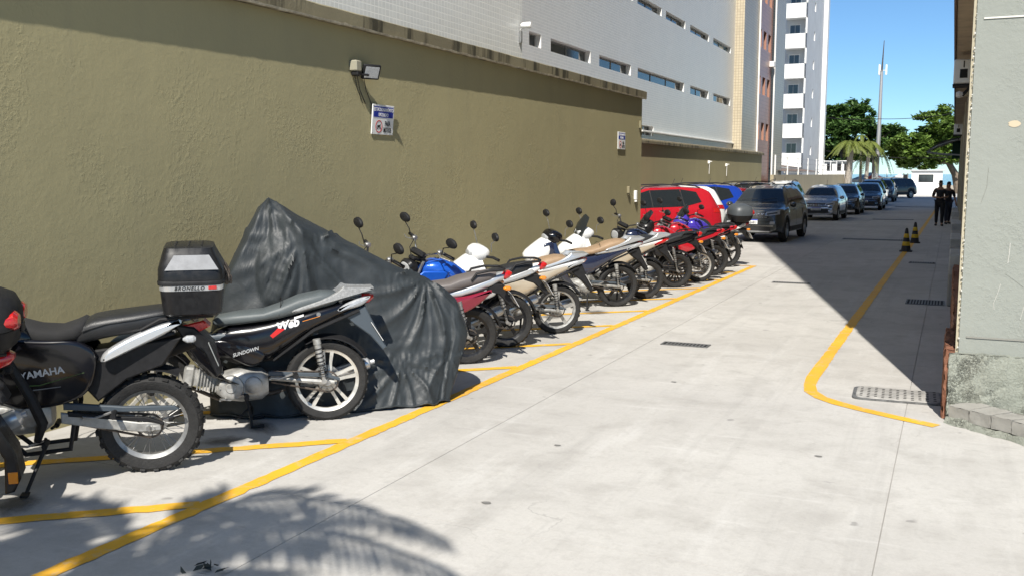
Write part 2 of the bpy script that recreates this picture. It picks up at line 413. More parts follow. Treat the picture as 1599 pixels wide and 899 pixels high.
m_, nt_, b_ = NT('sea_water'); b_.inputs['Base Color'].default_value = (.03, .11, .15, 1); b_.inputs['Roughness'].default_value = .12
bump(nt_, b_, noise(nt_, scaled(nt_, wpos(nt_), (.25, .6, 1)), 1.0, 6, .6), .5, .3); M_SEA = m_
sheet('street', [(-200, 112.2), (200, 112.2), (200, 128), (-200, 128)], -.005, M_ASPH)
sheet('beach', [(-600, 134.2), (600, 134.2), (600, 190), (-600, 190)], -.06, M_SAND)
sheet('sea', [(-6000, 190.5), (6000, 190.5), (6000, 8000), (-6000, 8000)], -.3, M_SEA)

# ------------------------------------------------------------------ painted lines
def strip(name, pts, wd, z=.004):
    pts = [Vector((a, b, 0)) for a, b in pts]; mb = MB(); L = len(pts); vs_ = []; r = random.Random(len(pts) * 7 + int(abs(pts[0].x * 100)))
    for i, p in enumerate(pts):
        t = (pts[min(i + 1, L - 1)] - pts[max(i - 1, 0)]).normalized(); n = V(-t.y, t.x, 0)
        wl_, wr_ = wd / 2 + r.gauss(0, .0045), wd / 2 + r.gauss(0, .0045)
        vs_ += [p + n * wl_ + V(0, 0, z), p - n * wr_ + V(0, 0, z)]
    mb.add(vs_, [(2 * i, 2 * i + 1, 2 * i + 3, 2 * i + 2) for i in range(L - 1)])
    o = mb.build(name, M_YEL, None, 0); o['kind'] = 'structure'; return o
def sub(a, b, n):
    n = max(n, int(sqrt((a[0] - b[0]) ** 2 + (a[1] - b[1]) ** 2) / .07)); return [(a[0] + (b[0] - a[0]) * i / n, a[1] + (b[1] - a[1]) * i / n) for i in range(n + 1)]
strip('painted_bay_line', sub((-4.0, -2), (-3.80, 20.78), 60), .115)
HDG = radians(-140.4); HD = V(cos(HDG), sin(HDG), 0)
k = 0
for yy in [1.2, 2.7, 4.22, 5.74, 7.24, 8.74, 10.24, 11.74, 13.24, 14.74, 16.24, 17.74, 19.24]:
    a = (-3.99 + .0088 * (yy - 4), yy + .03); L_ = 2.68
    strip('painted_bay_divider', sub(a, (a[0] + HD.x * L_, a[1] + HD.y * L_), 8), .115, .0045 + .0004 * (k % 2)); k += 1
strip('painted_bay_divider', sub((-3.86, 20.74), (-6.15, 20.45), 8), .10, .0055)
bend = [(-.03, 8.03), (-.35, 8.2), (-.62, 8.36), (-.82, 8.5), (-.97, 8.66), (-1.08, 8.88), (-1.135, 9.15), (-1.145, 9.5)]
strip('painted_lane_line', bend + sub((-1.145, 10.2), (-1.04, 26.1), 30) + sub((-1.0, 28), (-.80, 62), 24), .12)

# ------------------------------------------------------------------ drains in the paving
M_IRON = mat('cast_iron', (.17, .17, .165), .6, .5, nscale=30, namt=.4); M_VOID = mat('dark_drain_pit', (.01, .01, .01), .9)
M_WCONC = mat('weathered_cover', (.33, .32, .30), .8, nscale=14, namt=.3)
def slot_drain(x, y, lx, ly, nslot, label, m=M_IRON, rz=0):
    o = empty('drain_grate', (x, y, 0), rz); tag(o, label, 'drain', 'drain grates in the paving')
    MB().box((0, 0, .0045), (lx, ly, .002)).build('pit', M_VOID, o, 0)
    f = MB(); t = .022
    f.box((0, ly / 2 + t / 2, .006), (lx + 2 * t, t, .008)).box((0, -ly / 2 - t / 2, .006), (lx + 2 * t, t, .008)).box((lx / 2 + t / 2, 0, .006), (t, ly, .008)).box((-lx / 2 - t / 2, 0, .006), (t, ly, .008)); f.build('frame', m, o, 0)
    me = MB().box((0, 0, .0075), (lx / nslot * .5, ly - .004, .006)).mesh('bar', 0)
    for i in range(nslot - 1):
        bb = link('bar', me, m, o); bb.location = (-lx / 2 + lx * (i + 1) / nslot, 0, 0)
slot_drain(-2.72, 10.76, .50, .16, 12, 'narrow slotted drain grate in sunlit paving, nearest the bikes')
slot_drain(-2.58, 17.75, .62, .15, 14, 'slotted drain grate at the edge of the shadow, in front of grey car', rz=.02)
slot_drain(-.31, 15.9, .50, .55, 12, 'square grey drain grate in the shade between yellow line and right wall')
slot_drain(-1.95, 30.6, 2.0, .42, 30, 'long dark slotted drain across the shaded lane left of the cones', rz=.0)
slot_drain(-.55, 23.0, .5, .3, 10, 'small shaded drain grate beside right wall, before the cones')
slot_drain(-2.3, 44.5, 1.6, .5, 20, 'far dark drain grate across the lane behind the cones')
slot_drain(-1.9, 62, 2.4, .9, 20, 'farthest dark drain across the lane before the guard booth')
# perforated access cover by the right hand corner
pc = empty('access_cover', (-.36, 9.0, 0), .04); tag(pc, 'perforated rounded rectangular access cover half in shadow at the building corner', 'manhole cover')
MB().rrect_loft([(.002, 0, 0, .375, .26), (.012, 0, 0, .375, .26), (.014, 0, 0, .368, .253)], 6, 9).build('frame', M_IRON, pc)
MB().rrect_loft([(.010, 0, 0, .345, .235), (.018, 0, 0, .343, .233), (.020, 0, 0, .339, .229)], 6, 9).build('plate', M_WCONC, pc)
mb = MB()
for i in range(11):
    for j in range(6):
        cx_, cy_ = -.30 + i * .06, -.175 + j * .07 + (.0 if i % 2 else .035) - .017
        mb.cyl((cx_, cy_, .0195), (cx_, cy_, .0212), .014, n=8)
ho = mb.build('hole', M_VOID, pc, 0); ho['kind'] = 'stuff'
# ------------------------------------------------------------------ olive boundary wall (near) and its lower continuation
WX = -6.2; W_END = 20.32
def cracked_wall(name, x0, x1, y0, y1, h, m):
    mb = MB(); mb.box(((x0 + x1) / 2, (y0 + y1) / 2, h / 2 - .02), (x1 - x0, y1 - y0, h + .04)); return mb
ow = empty('olive_wall', (WX, 10, 0)); tag(ow, 'tall olive rendered wall with overhanging stained cap behind the motorcycles', 'wall')
def child_world(o, p):
    o.parent = p; o.matrix_parent_inverse = Matrix.Translation(-p.location); return o
child_world(MB().box((WX - .1, (W_END - 6) / 2, 1.77), (.2, W_END + 6, 3.58)).build('wall_panel', M_OLIVE, None, 0), ow)
def capring(y, ov, jag=0): return [V(WX + ov, y, 3.555 + jag), V(WX + ov + .004, y, 3.70 + jag * .4), V(WX + ov - .02, y, 3.715), V(WX - .27, y, 3.715), V(WX - .27, y, 3.56), V(WX - .02, y, 3.56)]
r = random.Random(5); rings = []
for i in range(90):
    y = -6 + (W_END + .06 + 6) * i / 89; ov = .118 - (.035 * max(0, y - 4) / 16); rings.append(capring(y, ov + r.uniform(-.006, .006), r.uniform(-.008, .008)))
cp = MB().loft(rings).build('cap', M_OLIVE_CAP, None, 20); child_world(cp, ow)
M_EDGE = mat('worn_cap_edge', (.33, .29, .21), .85, nscale=12, namt=.4, bump=.4, bscale=40)
rings = []
for i in range(200):
    y = 1 + (W_END - .98) * i / 199; ov = .118 - (.035 * max(0, y - 4) / 16); j = r.uniform(-.004, .006); q = r.uniform(.010, .02)
    rings.append([V(WX + ov - .02, y, 3.545 + j), V(WX + ov + .007, y, 3.547 + j), V(WX + ov + .010, y, 3.555 + q + j), V(WX + ov - .02, y, 3.556 + q + j)])
child_world(MB().loft(rings).build('chipped_cap_edge', M_EDGE, None, 30), ow)
# lower wall
W2X = -10.45
lw = empty('low_olive_wall', (W2X, 39, 0)); tag(lw, 'lower olive rendered wall with thin ledge behind the red and blue cars', 'wall')
child_world(MB().box((W2X - .1, 39.4, 1.53), (.2, 38.4, 3.06)).build('wall_panel', M_OLIVE, None, 0), lw)
child_world(MB().cbox((W2X - .06, 39.4, 3.12), (.36, 38.6, .12), .015).build('cap', M_OLIVE_CAP, None, 0), lw)
child_world(MB().cbox((W2X - .15, 39.4, 3.21), (.34, 38.5, .06), .015).build('ledge', M_EDGE, None, 0), lw)
rt_ = MB().box(((WX + W2X) / 2 - .05, W_END - .1, 1.76), (W2X - WX + .2, .2, 3.52)); o = rt_.build('return_wall', M_OLIVE, None, 0); tag(o, 'short olive return wall closing the step between tall and low walls', 'wall')
# wall cracks / hooks on low wall
for yy, zz in [(44.8, 2.5), (48.6, 2.4)]:
    o = MB().cbox((0, 0, 0), (.10, .10, .14), .01).box((.09, 0, .03), (.10, .03, .03)).cyl((.02, 0, -.07), (.015, 0, -.55), .012, n=6).build('cable_box', M_WHITE, None)
    o.location = (W2X + .05, yy, zz); tag(o, 'small pale cable box with hanging lead on the low olive wall, ' + ('nearer one' if yy < 46 else 'farther one'), 'cable box')
o = MB().cbox((.03, 0, 0), (.06, .07, .15), .012).cyl((.03, 0, -.07), (.03, 0, -.10), .012, n=8).build('conduit_box', mat('olive_paint', (.24, .21, .13), .6), None); o.location = (WX, 19.35, 1.62); tag(o, 'olive painted conduit box low on the wall near its end', 'junction box')
o = MB().cbox((.03, 0, 0), (.06, .09, .20), .012).cyl((.03, 0, -.09), (.035, .0, -.14), .03, n=10).build('utility_box', M_WHITE, None); o.location = (WX, 19.85, 1.50); tag(o, 'white utility box with black nozzle at the end of the tall wall', 'junction box')
o = MB().cbox((.03, 0, 0), (.05, .04, .16), .01).tube([(.03, 0, -.08), (.05, .03, -.12), (.07, .03, -.08)], .008, 6).build('wall_hook', mat('olive_paint2', (.2, .18, .11), .6), None); o.location = (WX, 20.1, 3.0); tag(o, 'small hook bracket near the top end of the tall olive wall', 'hook')

# ------------------------------------------------------------------ signs and floodlight on wall
def bike_sign(y, z, label, tilt):
    o = empty('parking_sign', (WX + .012, y, z), 0); tag(o, label, 'sign', 'motorcycle parking signs on the olive wall')
    o.rotation_euler = (0, tilt, 0)
    W_, H_ = .47, .345
    # local axes: +x out of wall, text runs along +y, up z
    MB().cbox((.014, 0, 0), (.012, W_, H_), .003).build('plate', M_WHITE, o)
    MB().box((.0214, .0, .089), (.002, W_ - .05, .125)).build('blue_panel', M_PBLUE, o, 0)
    B = lambda yy, zz: basis((.0232, yy, zz), (0, 1, 0), (0, 0, 1))
    text_mesh('lettering', 'ESTACIONAMENTO', .058, M_WINK, o, B(0, .115), sx=.83, bold=.0015)
    text_mesh('lettering', 'EXCLUSIVO', .056, M_WINK, o, B(0, .056), sx=.72, bold=.0015)
    text_mesh('lettering', 'PARA', .085, M_INK, o, B(.10, -.045), sx=.58, bold=.002)
    text_mesh('lettering', 'MOTOS', .085, M_INK, o, B(.10, -.12), sx=.58, bold=.002)
    MB().lathe([(.062, .0205), (.062, .0225), (.073, .0225), (.073, .0205)], (0, -.085, -.08), 'x', 32, True).build('red_ring', M_RINK, o, 0)
    pg = MB(); cx_, cz_ = -.085, -.085
    for dx in (-.027, .027): pg.lathe([(.009, .0206), (.009, .0222), (.016, .0222), (.016, .0206)], (0, cx_ + dx, cz_ - .012), 'x', 16, True)
    pg.prism([(cx_ - .038, cz_ + .018), (cx_ + .012, cz_ + .022), (cx_ + .03, cz_ + .036), (cx_ + .034, cz_ + .028), (cx_ + .022, cz_ + .008), (cx_ + .006, cz_ - .006), (cx_ - .02, cz_ - .004)], .0206, .0222, .0002, 'yz')
    pg.build('pictogram', M_INK, o, 0)
    for yy, zz in ((-.22, .155), (.22, .155), (-.22, -.155), (.22, -.155)): MB().cyl((0.005, yy, zz), (.024, yy, zz), .006, n=8).build('screw', M_STEEL, o)
    return o
bike_sign(9.83, 2.585, 'white and blue motorcycle parking sign below the floodlight', radians(5))
bike_sign(18.85, 2.62, 'white and blue motorcycle parking sign at the far end of tall wall', radians(0))
fl = empty('floodlight', (WX, 9.38, 3.15)); tag(fl, 'small black floodlight with sensor box on the olive wall above the sign', 'floodlight')
MB().cbox((.05, -.14, .0), (.10, .11, .12), .012).build('junction_box', mat('olive_box', (.30, .28, .21), .6), fl)
MB().cbox((.055, -.13, -.085), (.09, .09, .05), .01).cyl((.06, -.12, -.09), (.12, .02, -.09), .012, n=8).build('bracket', M_BLACKM, fl)
_n = V(.80, -.42, -.42).normalized(); _y = V(0, 0, 1).cross(_n).normalized(); RL = Matrix((_n, _y, _n.cross(_y))).transposed()
MB().cbox((.12, .07, -.05), (.04, .22, .17), .008, RL).build('housing', M_BLACKM, fl)
MB().cbox(Vector((.12, .07, -.05)) + RL @ V(.022, 0, .0), (.006, .175, .13), .002, RL).build('lens', M_CLEARL, fl)
for i, (a, b, c) in enumerate([(-.16, -.08, .0), (-.11, -.06, .01), (.02, -.07, .05)]):
    MB().tube([(.05 + .0, a, -.10), (.03, a + .08, -.25), (.012, a + .22, -.40)], .004, 6).build('cable', M_BLACKM, fl)

# ------------------------------------------------------------------ facades with openings
def facade(name, plane, c, u0, u1, z0, z1, holes, m, mrev, parent, depth=.16, flip=1):
    """wall sheet on plane x=c (u=y) or y=c (u=x) with rectangular holes and reveals going in by depth (direction -flip)"""
    us = sorted(set([u0, u1] + [h[0] for h in holes] + [h[1] for h in holes])); zs = sorted(set([z0, z1] + [h[2] for h in holes] + [h[3] for h in holes]))
    P_ = (lambda u, z, d=0: V(c - flip * d, u, z)) if plane == 'x' else (lambda u, z, d=0: V(u, c - flip * d, z))
    mb = MB(); rv = MB()
    for i in range(len(us) - 1):
        for j in range(len(zs) - 1):
            um, zm = (us[i] + us[i + 1]) / 2, (zs[j] + zs[j + 1]) / 2
            if any(h[0] < um < h[1] and h[2] < zm < h[3] for h in holes): continue
            mb.quad(P_(us[i], zs[j]), P_(us[i + 1], zs[j]), P_(us[i + 1], zs[j + 1]), P_(us[i], zs[j + 1]))
    o = child_world(mb.build('wall', m, None, 0), parent)
    for a, b, c_, d_ in holes:
        rv = MB()
        for (p, q, r_, s_) in (((a, c_), (a, d_), 0, 0), ((b, c_), (b, d_), 0, 0), ((a, c_), (b, c_), 0, 0), ((a, d_), (b, d_), 0, 0)):
            rv.quad(P_(*p), P_(*q), P_(*q, depth), P_(*p, depth))
        child_world(rv.build('window_reveal', mrev, None, 0), parent)
    return o
M_FRAME = mat('grey_window_frame', (.30, .30, .29), .5)
def win(parent, plane, c, h, flip=1, depth=.13, mull=1, glass=M_DGLASS, fm=M_FRAME, curtain=None, t=.035):
    a, b, z0, z1 = h
    def B_(mb, u0, u1, za, zb, d0, d1):
        cu, cz = (u0 + u1) / 2, (za + zb) / 2; dd = (d0 + d1) / 2; th = abs(d1 - d0)
        if plane == 'x': mb.box((c - flip * dd, cu, cz), (th, u1 - u0, zb - za))
        else: mb.box((cu, c - flip * dd, cz), (u1 - u0, th, zb - za))
    f = MB(); e = .003
    B_(f, a + e, b - e, z0 + e, z0 + t, depth - .05, depth); B_(f, a + e, b - e, z1 - t, z1 - e, depth - .05, depth); B_(f, a + e, a + t, z0 + t, z1 - t, depth - .05, depth); B_(f, b - t, b - e, z0 + t, z1 - t, depth - .05, depth)
    fo = child_world(f.build('window', fm, None, 0), parent)
    for i in range(mull + 1):
        u0 = a + t + (b - a - 2 * t) * i / (mull + 1); u1 = a + t + (b - a - 2 * t) * (i + 1) / (mull + 1)
        p = MB(); B_(p, u0 + .008, u1 - .008, z0 + t, z1 - t, depth - .03, depth - .02); po = p.build('pane', glass, None, 0); po.parent = fo
        if i:
            mm = MB(); B_(mm, u0 - .012, u0 + .012, z0 + t, z1 - t, depth - .055, depth - .005); mo = mm.build('mullion', fm, None, 0); mo.parent = fo
    if curtain is not None:
        q = MB(); u0 = a + t + (b - a - 2 * t) * curtain[0]; u1 = a + t + (b - a - 2 * t) * curtain[1]
        n = 10
        for i in range(n):
            ua, ub = u0 + (u1 - u0) * i / n, u0 + (u1 - u0) * (i + 1) / n
            B_(q, ua, ub, z0 + t, z1 - t, depth - (.012 if i % 2 else .006), depth + .01)
        co_ = q.build('curtain', M_CURTAIN, None, 0); co_.parent = fo
    return fo

# near tiled block (stands just behind the wall)
b1 = empty('tiled_building', (-6.55, 8, 0)); tag(b1, 'white tiled building rising directly behind the tall olive wall', 'building')
X1 = -6.55; Y1 = 14.72
facade('wall', 'x', X1, -8, Y1, 2.5, 12, [], M_WTILE, M_WHITE, b1)
facade('wall', 'y', Y1, -13, X1, 2.5, 12, [], M_WTILE, M_WHITE, b1)
child_world(MB().box((-9.6, 3.3, 12.1), (6.2, 22.9, .2)).build('roof', M_GREYW, None, 0), b1)
sc_ = empty('security_camera', (X1, Y1 - .12, 4.28)); tag(sc_, 'small white security camera on the tiled corner above the wall', 'camera')
MB().cbox((.03, 0, -.12), (.05, .05, .2), .01).tube([(.03, 0, -.02), (.06, .02, .06), (.10, .03, .08)], .012, 6).build('bracket', M_STEEL, sc_)
MB().sloft([(.04, .03, .09, .03), (.06, .015, .105, .045), (.14, .01, .11, .05), (.2, .01, .11, .05), (.22, .02, .10, .04)], 14, 2).build('housing', M_WHITE, sc_)
# far tiled block
X2 = -11.2
b2 = empty('long_tiled_building', (X2, 35, 0)); tag(b2, 'pale grey tiled building with rows of slot windows above the low wall', 'building')
R1 = [(24.52, 25.37), (26.08, 29.41), (30.25, 33.63), (34.46, 41.12), (42.2, 45.64), (46.66, 50.49)]
R2 = [(30.9, 33.75), (34.3, 37.46), (38.08, 41.12), (41.97, 45.49), (46.38, 50.32)]
K2 = 11.2 / 10.7; KZ = lambda z: 1.95 + (z - 1.95) * K2; R1 = [(a * K2, b * K2) for a, b in R1]; R2 = [(a * K2, b * K2) for a, b in R2]
holes = [(a, b, KZ(5.44), KZ(5.81)) for a, b in R1] + [(a, b, KZ(8.06), KZ(8.37)) for a, b in R2] + [(34.9 * K2, 36.6 * K2, 3.48, 3.86)]
facade('wall', 'x', X2, 14.72, 51.22 * K2, 2.9, 24, holes, M_WTILE2, M_WHITE, b2, .3)
child_world(MB().box((-15.0, 34, 24.1), (7.6, 38.6, .2)).build('roof', M_GREYW, None, 0), b2)
M_BGLASS = mat('sky_blue_window_film', (.06, .20, .28), .1, spec=.8)
rw = random.Random(8)
for i, h in enumerate(holes):
    cu = None
    if i % 3 == 1: cu = (.55, .95)
    if i % 4 == 2: cu = (.0, .3)
    win(b2, 'x', X2, h, 1, .24, 2 if h[1] - h[0] > 5 else 1, M_BGLASS if i == len(R1) + len(R2) - 1 else M_DGLASS, curtain=cu, t=.03)
child_world(MB().cbox((X2 + .03, 45.2, 3.62), (.14, 17.4, .07), .01).build('ledge', M_WHITE, None, 0), b2)
# beige pillar / brown block
X3 = -10.7; Y3 = 51.23 * K2; DY = Y3 - 51.23
b3 = empty('brown_building', (X3, 60, 0)); tag(b3, 'brown and beige tiled apartment building between grey tiles and white tower', 'building')
facade('wall', 'y', Y3 + .01, -13, X3, 2.2, 26, [], M_BEIGE, M_WHITE, b3, flip=-1)
facade('wall', 'x', X3, Y3 + .01, 55.3 * K2, 1.0, 26, [], M_BEIGE2, M_WHITE, b3)
h3 = []
for k in range(9):
    z = 4.0 + k * 2.72
    for a, b in ((55.9, 56.8), (57.4, 58.3), (58.9, 59.8)): h3.append((a * K2, b * K2, z, z + 1.05))
facade('wall', 'x', X3 - .12, 55.3 * K2, 60.3 * K2, 1.0, 26, h3, M_BROWN, mat('terracotta_reveal', (.34, .17, .12), .7), b3, .2)
for i, h in enumerate(h3): win(b3, 'x', X3 - .12, h, 1, .16, 0, M_DGLASS, mat('salmon_frame', (.36, .21, .16), .6), curtain=(.1, .7) if i % 3 == 1 else None, t=.06)
facade('wall', 'x', X3, 60.3 * K2, 64.4 * K2, 1.0, 26, [], M_BEIGE2, M_WHITE, b3)
facade('wall', 'y', 64.4 * K2, -16, X3, 1.0, 26, [], M_BEIGE2, M_WHITE, b3)
for yy in (55.28 * K2, 60.32 * K2): child_world(MB().cyl((X3 + .06, yy, 1.6), (X3 + .06, yy, 26), .055, n=10).build('drain_pipe', M_WHITE, None), b3)
for z in (8.75,): child_world(MB().cbox((X3 + .02, 59.75 * K2, z), (.3, .45, .35), .02).build('air_conditioner', M_WHITE, None), b3)
# white tower with balconies
WXT = -12.18; WYT = 88.2
b4 = empty('white_tower', (-13, 92, 0)); tag(b4, 'tall white apartment tower with stacked balconies and grey side', 'building')
sh = []; bal = []
for k in range(10):
    z0 = 3.85 + k * 2.58 - 1.32
    bal.append(z0)
facade('wall', 'y', WYT + 1.2, -24, -14.2, 0, 32, [], M_WHITE, M_WHITE, b4, flip=-1)
holes4 = []
for z0 in bal: holes4.append((-13.9, -12.9, z0 + 1.0, z0 + 2.2))
facade('wall', 'y', WYT + 1.2, -14.2, WXT, 0, 32, holes4, M_GREYW, M_WHITE, b4, .2, flip=-1)
for h in holes4: win(b4, 'y', WYT + 1.2, h, -1, .1, 1, M_DGLASS, M_WHITE, t=.08)
for z0 in bal:
    child_world(MB().box(((-14.25 + WXT - .004) / 2, WYT + .06, z0 + .62), (WXT + 14.25 - .3, .12, 1.24)).build('balcony_parapet', M_WHITE, None, 0), b4)
    child_world(MB().box(((-14.25 + WXT) / 2, WYT + .6, z0 + .06), (WXT + 14.25 - .3, 1.15, .12)).build('balcony_floor', M_WHITE, None, 0), b4)
    child_world(MB().box((WXT - .08, WYT + .25, z0 + 1.9), (.14, .4, 1.3)).build('balcony_column', M_WHITE, None, 0), b4)
sidew = [(92.6, 93.3, z0 + 1.15, z0 + 1.95) for z0 in bal]
facade('wall', 'x', WXT, WYT + .0, 99.3, 0, 32, sidew, M_GREYW, M_WHITE, b4, .2)
for h in sidew: win(b4, 'x', WXT, h, 1, .15, 0, M_DGLASS, M_WHITE, t=.06)
child_world(MB().box((WXT + .12, 99.9, 16), (.5, 1.2, 32)).build('corner_column', M_WHITE, None, 0), b4)
child_world(MB().box((-18, 95, 32.1), (12, 13, .2)).build('roof', M_WHITE, None, 0), b4)

# ------------------------------------------------------------------ low yard wall, fence, tin roof past the olive walls
o = MB().box((-9.9, 79.5, .95), (.2, 41, 1.9)).build('yard_wall', m_plaster('sandy_render', (.40, .34, .23), (.35, .30, .2), (.28, .25, .18), .7), None, 0); tag(o, 'low sandy yard wall under the wire fence behind parked cars', 'wall')
fn = empty('wire_fence', (-9.9, 76, 1.9)); tag(fn, 'wire fence of white posts along the low sandy wall', 'fence')
for i in range(9):
    child_world(MB().cyl((-9.9, 60 + i * 4.8, 1.9), (-9.9, 60 + i * 4.8, 3.1), .05, n=8).build('post', M_WHITE, None), fn)
for z in (2.3, 2.65, 3.0): child_world(MB().cyl((-9.9, 60, z), (-9.9, 98.4, z), .012, n=5).build('wire', M_STEEL, None), fn)
rf = empty('tin_roof', (-11.2, 72, 2.3)); tag(rf, 'rusty corrugated shed roofs behind the wire fence below white tower', 'roof')
M_RUST = mat('rusty_tin', (.16, .12, .10), .7, .3, nscale=3, namt=.4); M_FASC = mat('pale_fascia', (.5, .48, .45), .7)
for i in range(3):
    mb = MB(); n = 40; y0, y1 = 66 + i * .4, 84 - i * 1.2; x0 = -10.3 - i * 1.5; vs_ = []
    for q in range(n + 1):
        y = y0 + (y1 - y0) * q / n; d = .05 * (q % 2); vs_ += [V(x0, y, 2.12 + i * .34 + d), V(x0 - 1.7, y, 2.36 + i * .34 + d)]
    mb.add(vs_, [(2 * q, 2 * q + 1, 2 * q + 3, 2 * q + 2) for q in range(n)]); child_world(mb.build('roof_sheet', M_RUST, None, 0), rf)
    child_world(MB().box((x0 + .03, (y0 + y1) / 2, 2.06 + i * .34), (.05, y1 - y0, .10)).build('fascia', M_FASC, None, 0), rf)

# ------------------------------------------------------------------ right hand building
rb = empty('right_building', (.3, 9, 0)); tag(rb, 'pale green rendered tower whose corner fills the right edge', 'building')
RY0 = 8.35; RH = 32
child_world(MB().box((6.18, RY0 + .5, RH / 2), (12.16, 1.0, RH)).build('front_wall', M_RPLASTER, None, 0), rb)
child_world(MB().box((.10 - .006, RY0 + .14, 2.4), (.035, .24, 4.2)).build('corner_edge', M_CREAM, None, 0), rb)
child_world(MB().box((6.3, 34.6, RH / 2 - .003), (12.1, 50.5, RH)).build('side_wall', M_CREAM, None, 0), rb)
child_world(MB().cbox((.10, 34.3, 4.33), (.36, 50.7, .26), .02).build('eave', mat('brown_eave', (.46, .37, .26), .75, nscale=3, namt=.2), None, 0), rb)
child_world(MB().box((-.095, 34.3, 4.35), (.03, 50.8, .34)).build('eave_fascia', mat('dark_eave_edge', (.16, .10, .07), .7, nscale=5, namt=.3), None, 0), rb)
# rough plinth at the front corner
rp = random.Random(21)
def rough_box(mb, x0, x1, y0, y1, z0, z1, j=.012, nx=10, nz=6, r=rp):
    def face(fn, nu, nv):
        vs_ = [];
        for a in range(nu + 1):
            for b in range(nv + 1):
                p = fn(a / nu, b / nv); edge = a in (0, nu) or b in (0, nv)
                q = j * (.5 if edge else 1)
                vs_.append(p + V(r.uniform(-q, q), r.uniform(-q, q), r.uniform(-q, q)))
        fs = [(a * (nv + 1) + b, (a + 1) * (nv + 1) + b, (a + 1) * (nv + 1) + b + 1, a * (nv + 1) + b + 1) for a in range(nu) for b in range(nv)]
        mb.add(vs_, fs)
    L = lambda a, b, t: a + (b - a) * t
    ny = max(2, int(nx * (y1 - y0) / max(.01, x1 - x0)))
    ny = min(ny, 60)
    face(lambda u, v: V(L(x0, x1, u), y0, L(z0, z1, v)), nx, nz); face(lambda u, v: V(x0, L(y0, y1, u), L(z0, z1, v)), ny, nz); face(lambda u, v: V(L(x0, x1, u), L(y0, y1, v), z1), nx, ny)
    face(lambda u, v: V(x1, L(y0, y1, u), L(z0, z1, v)), ny, nz); face(lambda u, v: V(L(x0, x1, u), y1, L(z0, z1, v)), nx, nz)
mb = MB(); rough_box(mb, .035, 6, RY0 - .06, RY0 + .3, -.02, .54, .012, 150, 14); child_world(mb.build('plinth', M_PLINTH, None, 25), rb)
mb = MB(); rough_box(mb, .005, .07, RY0 - .03, RY0 + 1.2, -.02, .56, .016, 3, 14); rough_box(mb, .06, .26, RY0 + 1.0, 15.5, -.02, .62, .02, 4, 14); child_world(mb.build('broken_brick_edge', M_TERRA, None, 25), rb)
M_SILL = mat('grey_concrete_block', (.40, .40, .385), .85, nscale=6, namt=.2, bump=.3)
for i, (y, l, h) in enumerate([(16.2, 1.3, .5), (18.2, 1.4, .62), (20.4, 1.6, .5), (23.0, 2.0, .62), (26.2, 2.4, .5), (30, 2.8, .62), (34.5, 3.2, .5), (40, 4, .62)]):
    child_world(MB().cbox((.13, y, h / 2), (.28, l, h), .02).build('plinth_block', M_SILL if i % 2 else M_STONE, None), rb)
for i in range(6):
    child_world(MB().cbox((.22, 16 + i * 7.5, 2.2), (.06, .5, 3.6), .01).build('pilaster', M_CREAM, None), rb)
# kerb blocks at the foot of the corner
ks = V(.07, 8.20, 0); ke = V(1.45, 7.0, 0); kd = (ke - ks).normalized(); kn = V(kd.y, -kd.x, 0)
es = empty('stone_edging', (.5, 7.9, 0)); tag(es, 'row of worn stone blocks edging the foot of the pale green corner', 'kerb')
ang = atan2(kd.y, kd.x); pos = 0.0
mb = MB(); rings = []
for i in range(30):
    c = ks + kd * (i * .065 - .02); rings.append([c - V(kn.x, kn.y, 0) * -.0 + V(0, 0, -.01) + kn * (.055 + rp.uniform(-.02, .03)), c + kn * rp.uniform(.02, .045) + V(0, 0, .05 + rp.uniform(-.015, .015)), c - kn * .7 + V(0, 0, .07), c - kn * .7 - V(0, 0, .01)])
child_world(MB().loft(rings).build('rubble_bed', M_PLINTH, None, 20), es)
for i in range(10):
    L_ = rp.uniform(.155, .19); c = ks + kd * (pos + L_ / 2) - kn * .09; pos += L_ + .008
    bb = MB(); rough_box(bb, -L_ / 2, L_ / 2, -.12, .12, -.05, .05, .006, 5, 4); bo = bb.build('stone_block', M_STONE, None, 30)
    bo.location = c + V(0, 0, .105 + rp.uniform(-.006, .006)); bo.rotation_euler = (rp.uniform(-.05, .05), rp.uniform(-.03, .03), ang + rp.uniform(-.03, .03)); child_world(bo, es)
# scratches and patch on the pale wall
M_CRACK = mat('scratched_bare_plaster', (.62, .60, .55), .9); M_CRD = mat('dark_crack', (.22, .215, .19), .9); M_PATCH = mat('beige_patch', (.48, .40, .28), .8)
def wall_line(pts, m, w_, name):
    mb = MB(); rings = []
    for x, z in pts: rings.append([V(x - w_ * .5, RY0 - .001, z), V(x, RY0 - .003, z), V(x + w_ * .5, RY0 - .001, z)])
    mb.loft(rings, cap=False, closed=False); child_world(mb.build(name, m, None, 0), rb)
wall_line([(.55, 1.18), (.54, 1.05), (.545, .95), (.52, .83)], M_CRACK, .003, 'scratch')
wall_line([(.42, 1.42), (.418, 1.33), (.412, 1.26)], M_CRACK, .004, 'scratch')
wall_line([(.37, 1.1), (.355, 1.03), (.33, .95), (.335, .9)], M_CRACK, .003, 'scratch')
wall_line([(.40, 1.18), (.47, 1.13), (.53, 1.08)], M_CRD, .002, 'crack')
wall_line([(.24, 2.0), (.235, 1.85), (.20, 1.72)], M_CRD, .002, 'crack')
for z in (3.13, .67):
    child_world(MB().box((3.2, RY0 - .004, z), (6.1, .010, .012)).build('render_joint', M_CRACK if z > 1 else M_CRD, None, 0), rb)
mb = MB(); mb.add([V(.40 + .045 * cos(a / 16 * 2 * pi) * rp.uniform(.8, 1.1), RY0 - .003, 2.33 + .026 * sin(a / 16 * 2 * pi)) for a in range(16)], [tuple(range(16))]); child_world(mb.build('bare_patch', M_PATCH, None, 0), rb)
mb = MB()
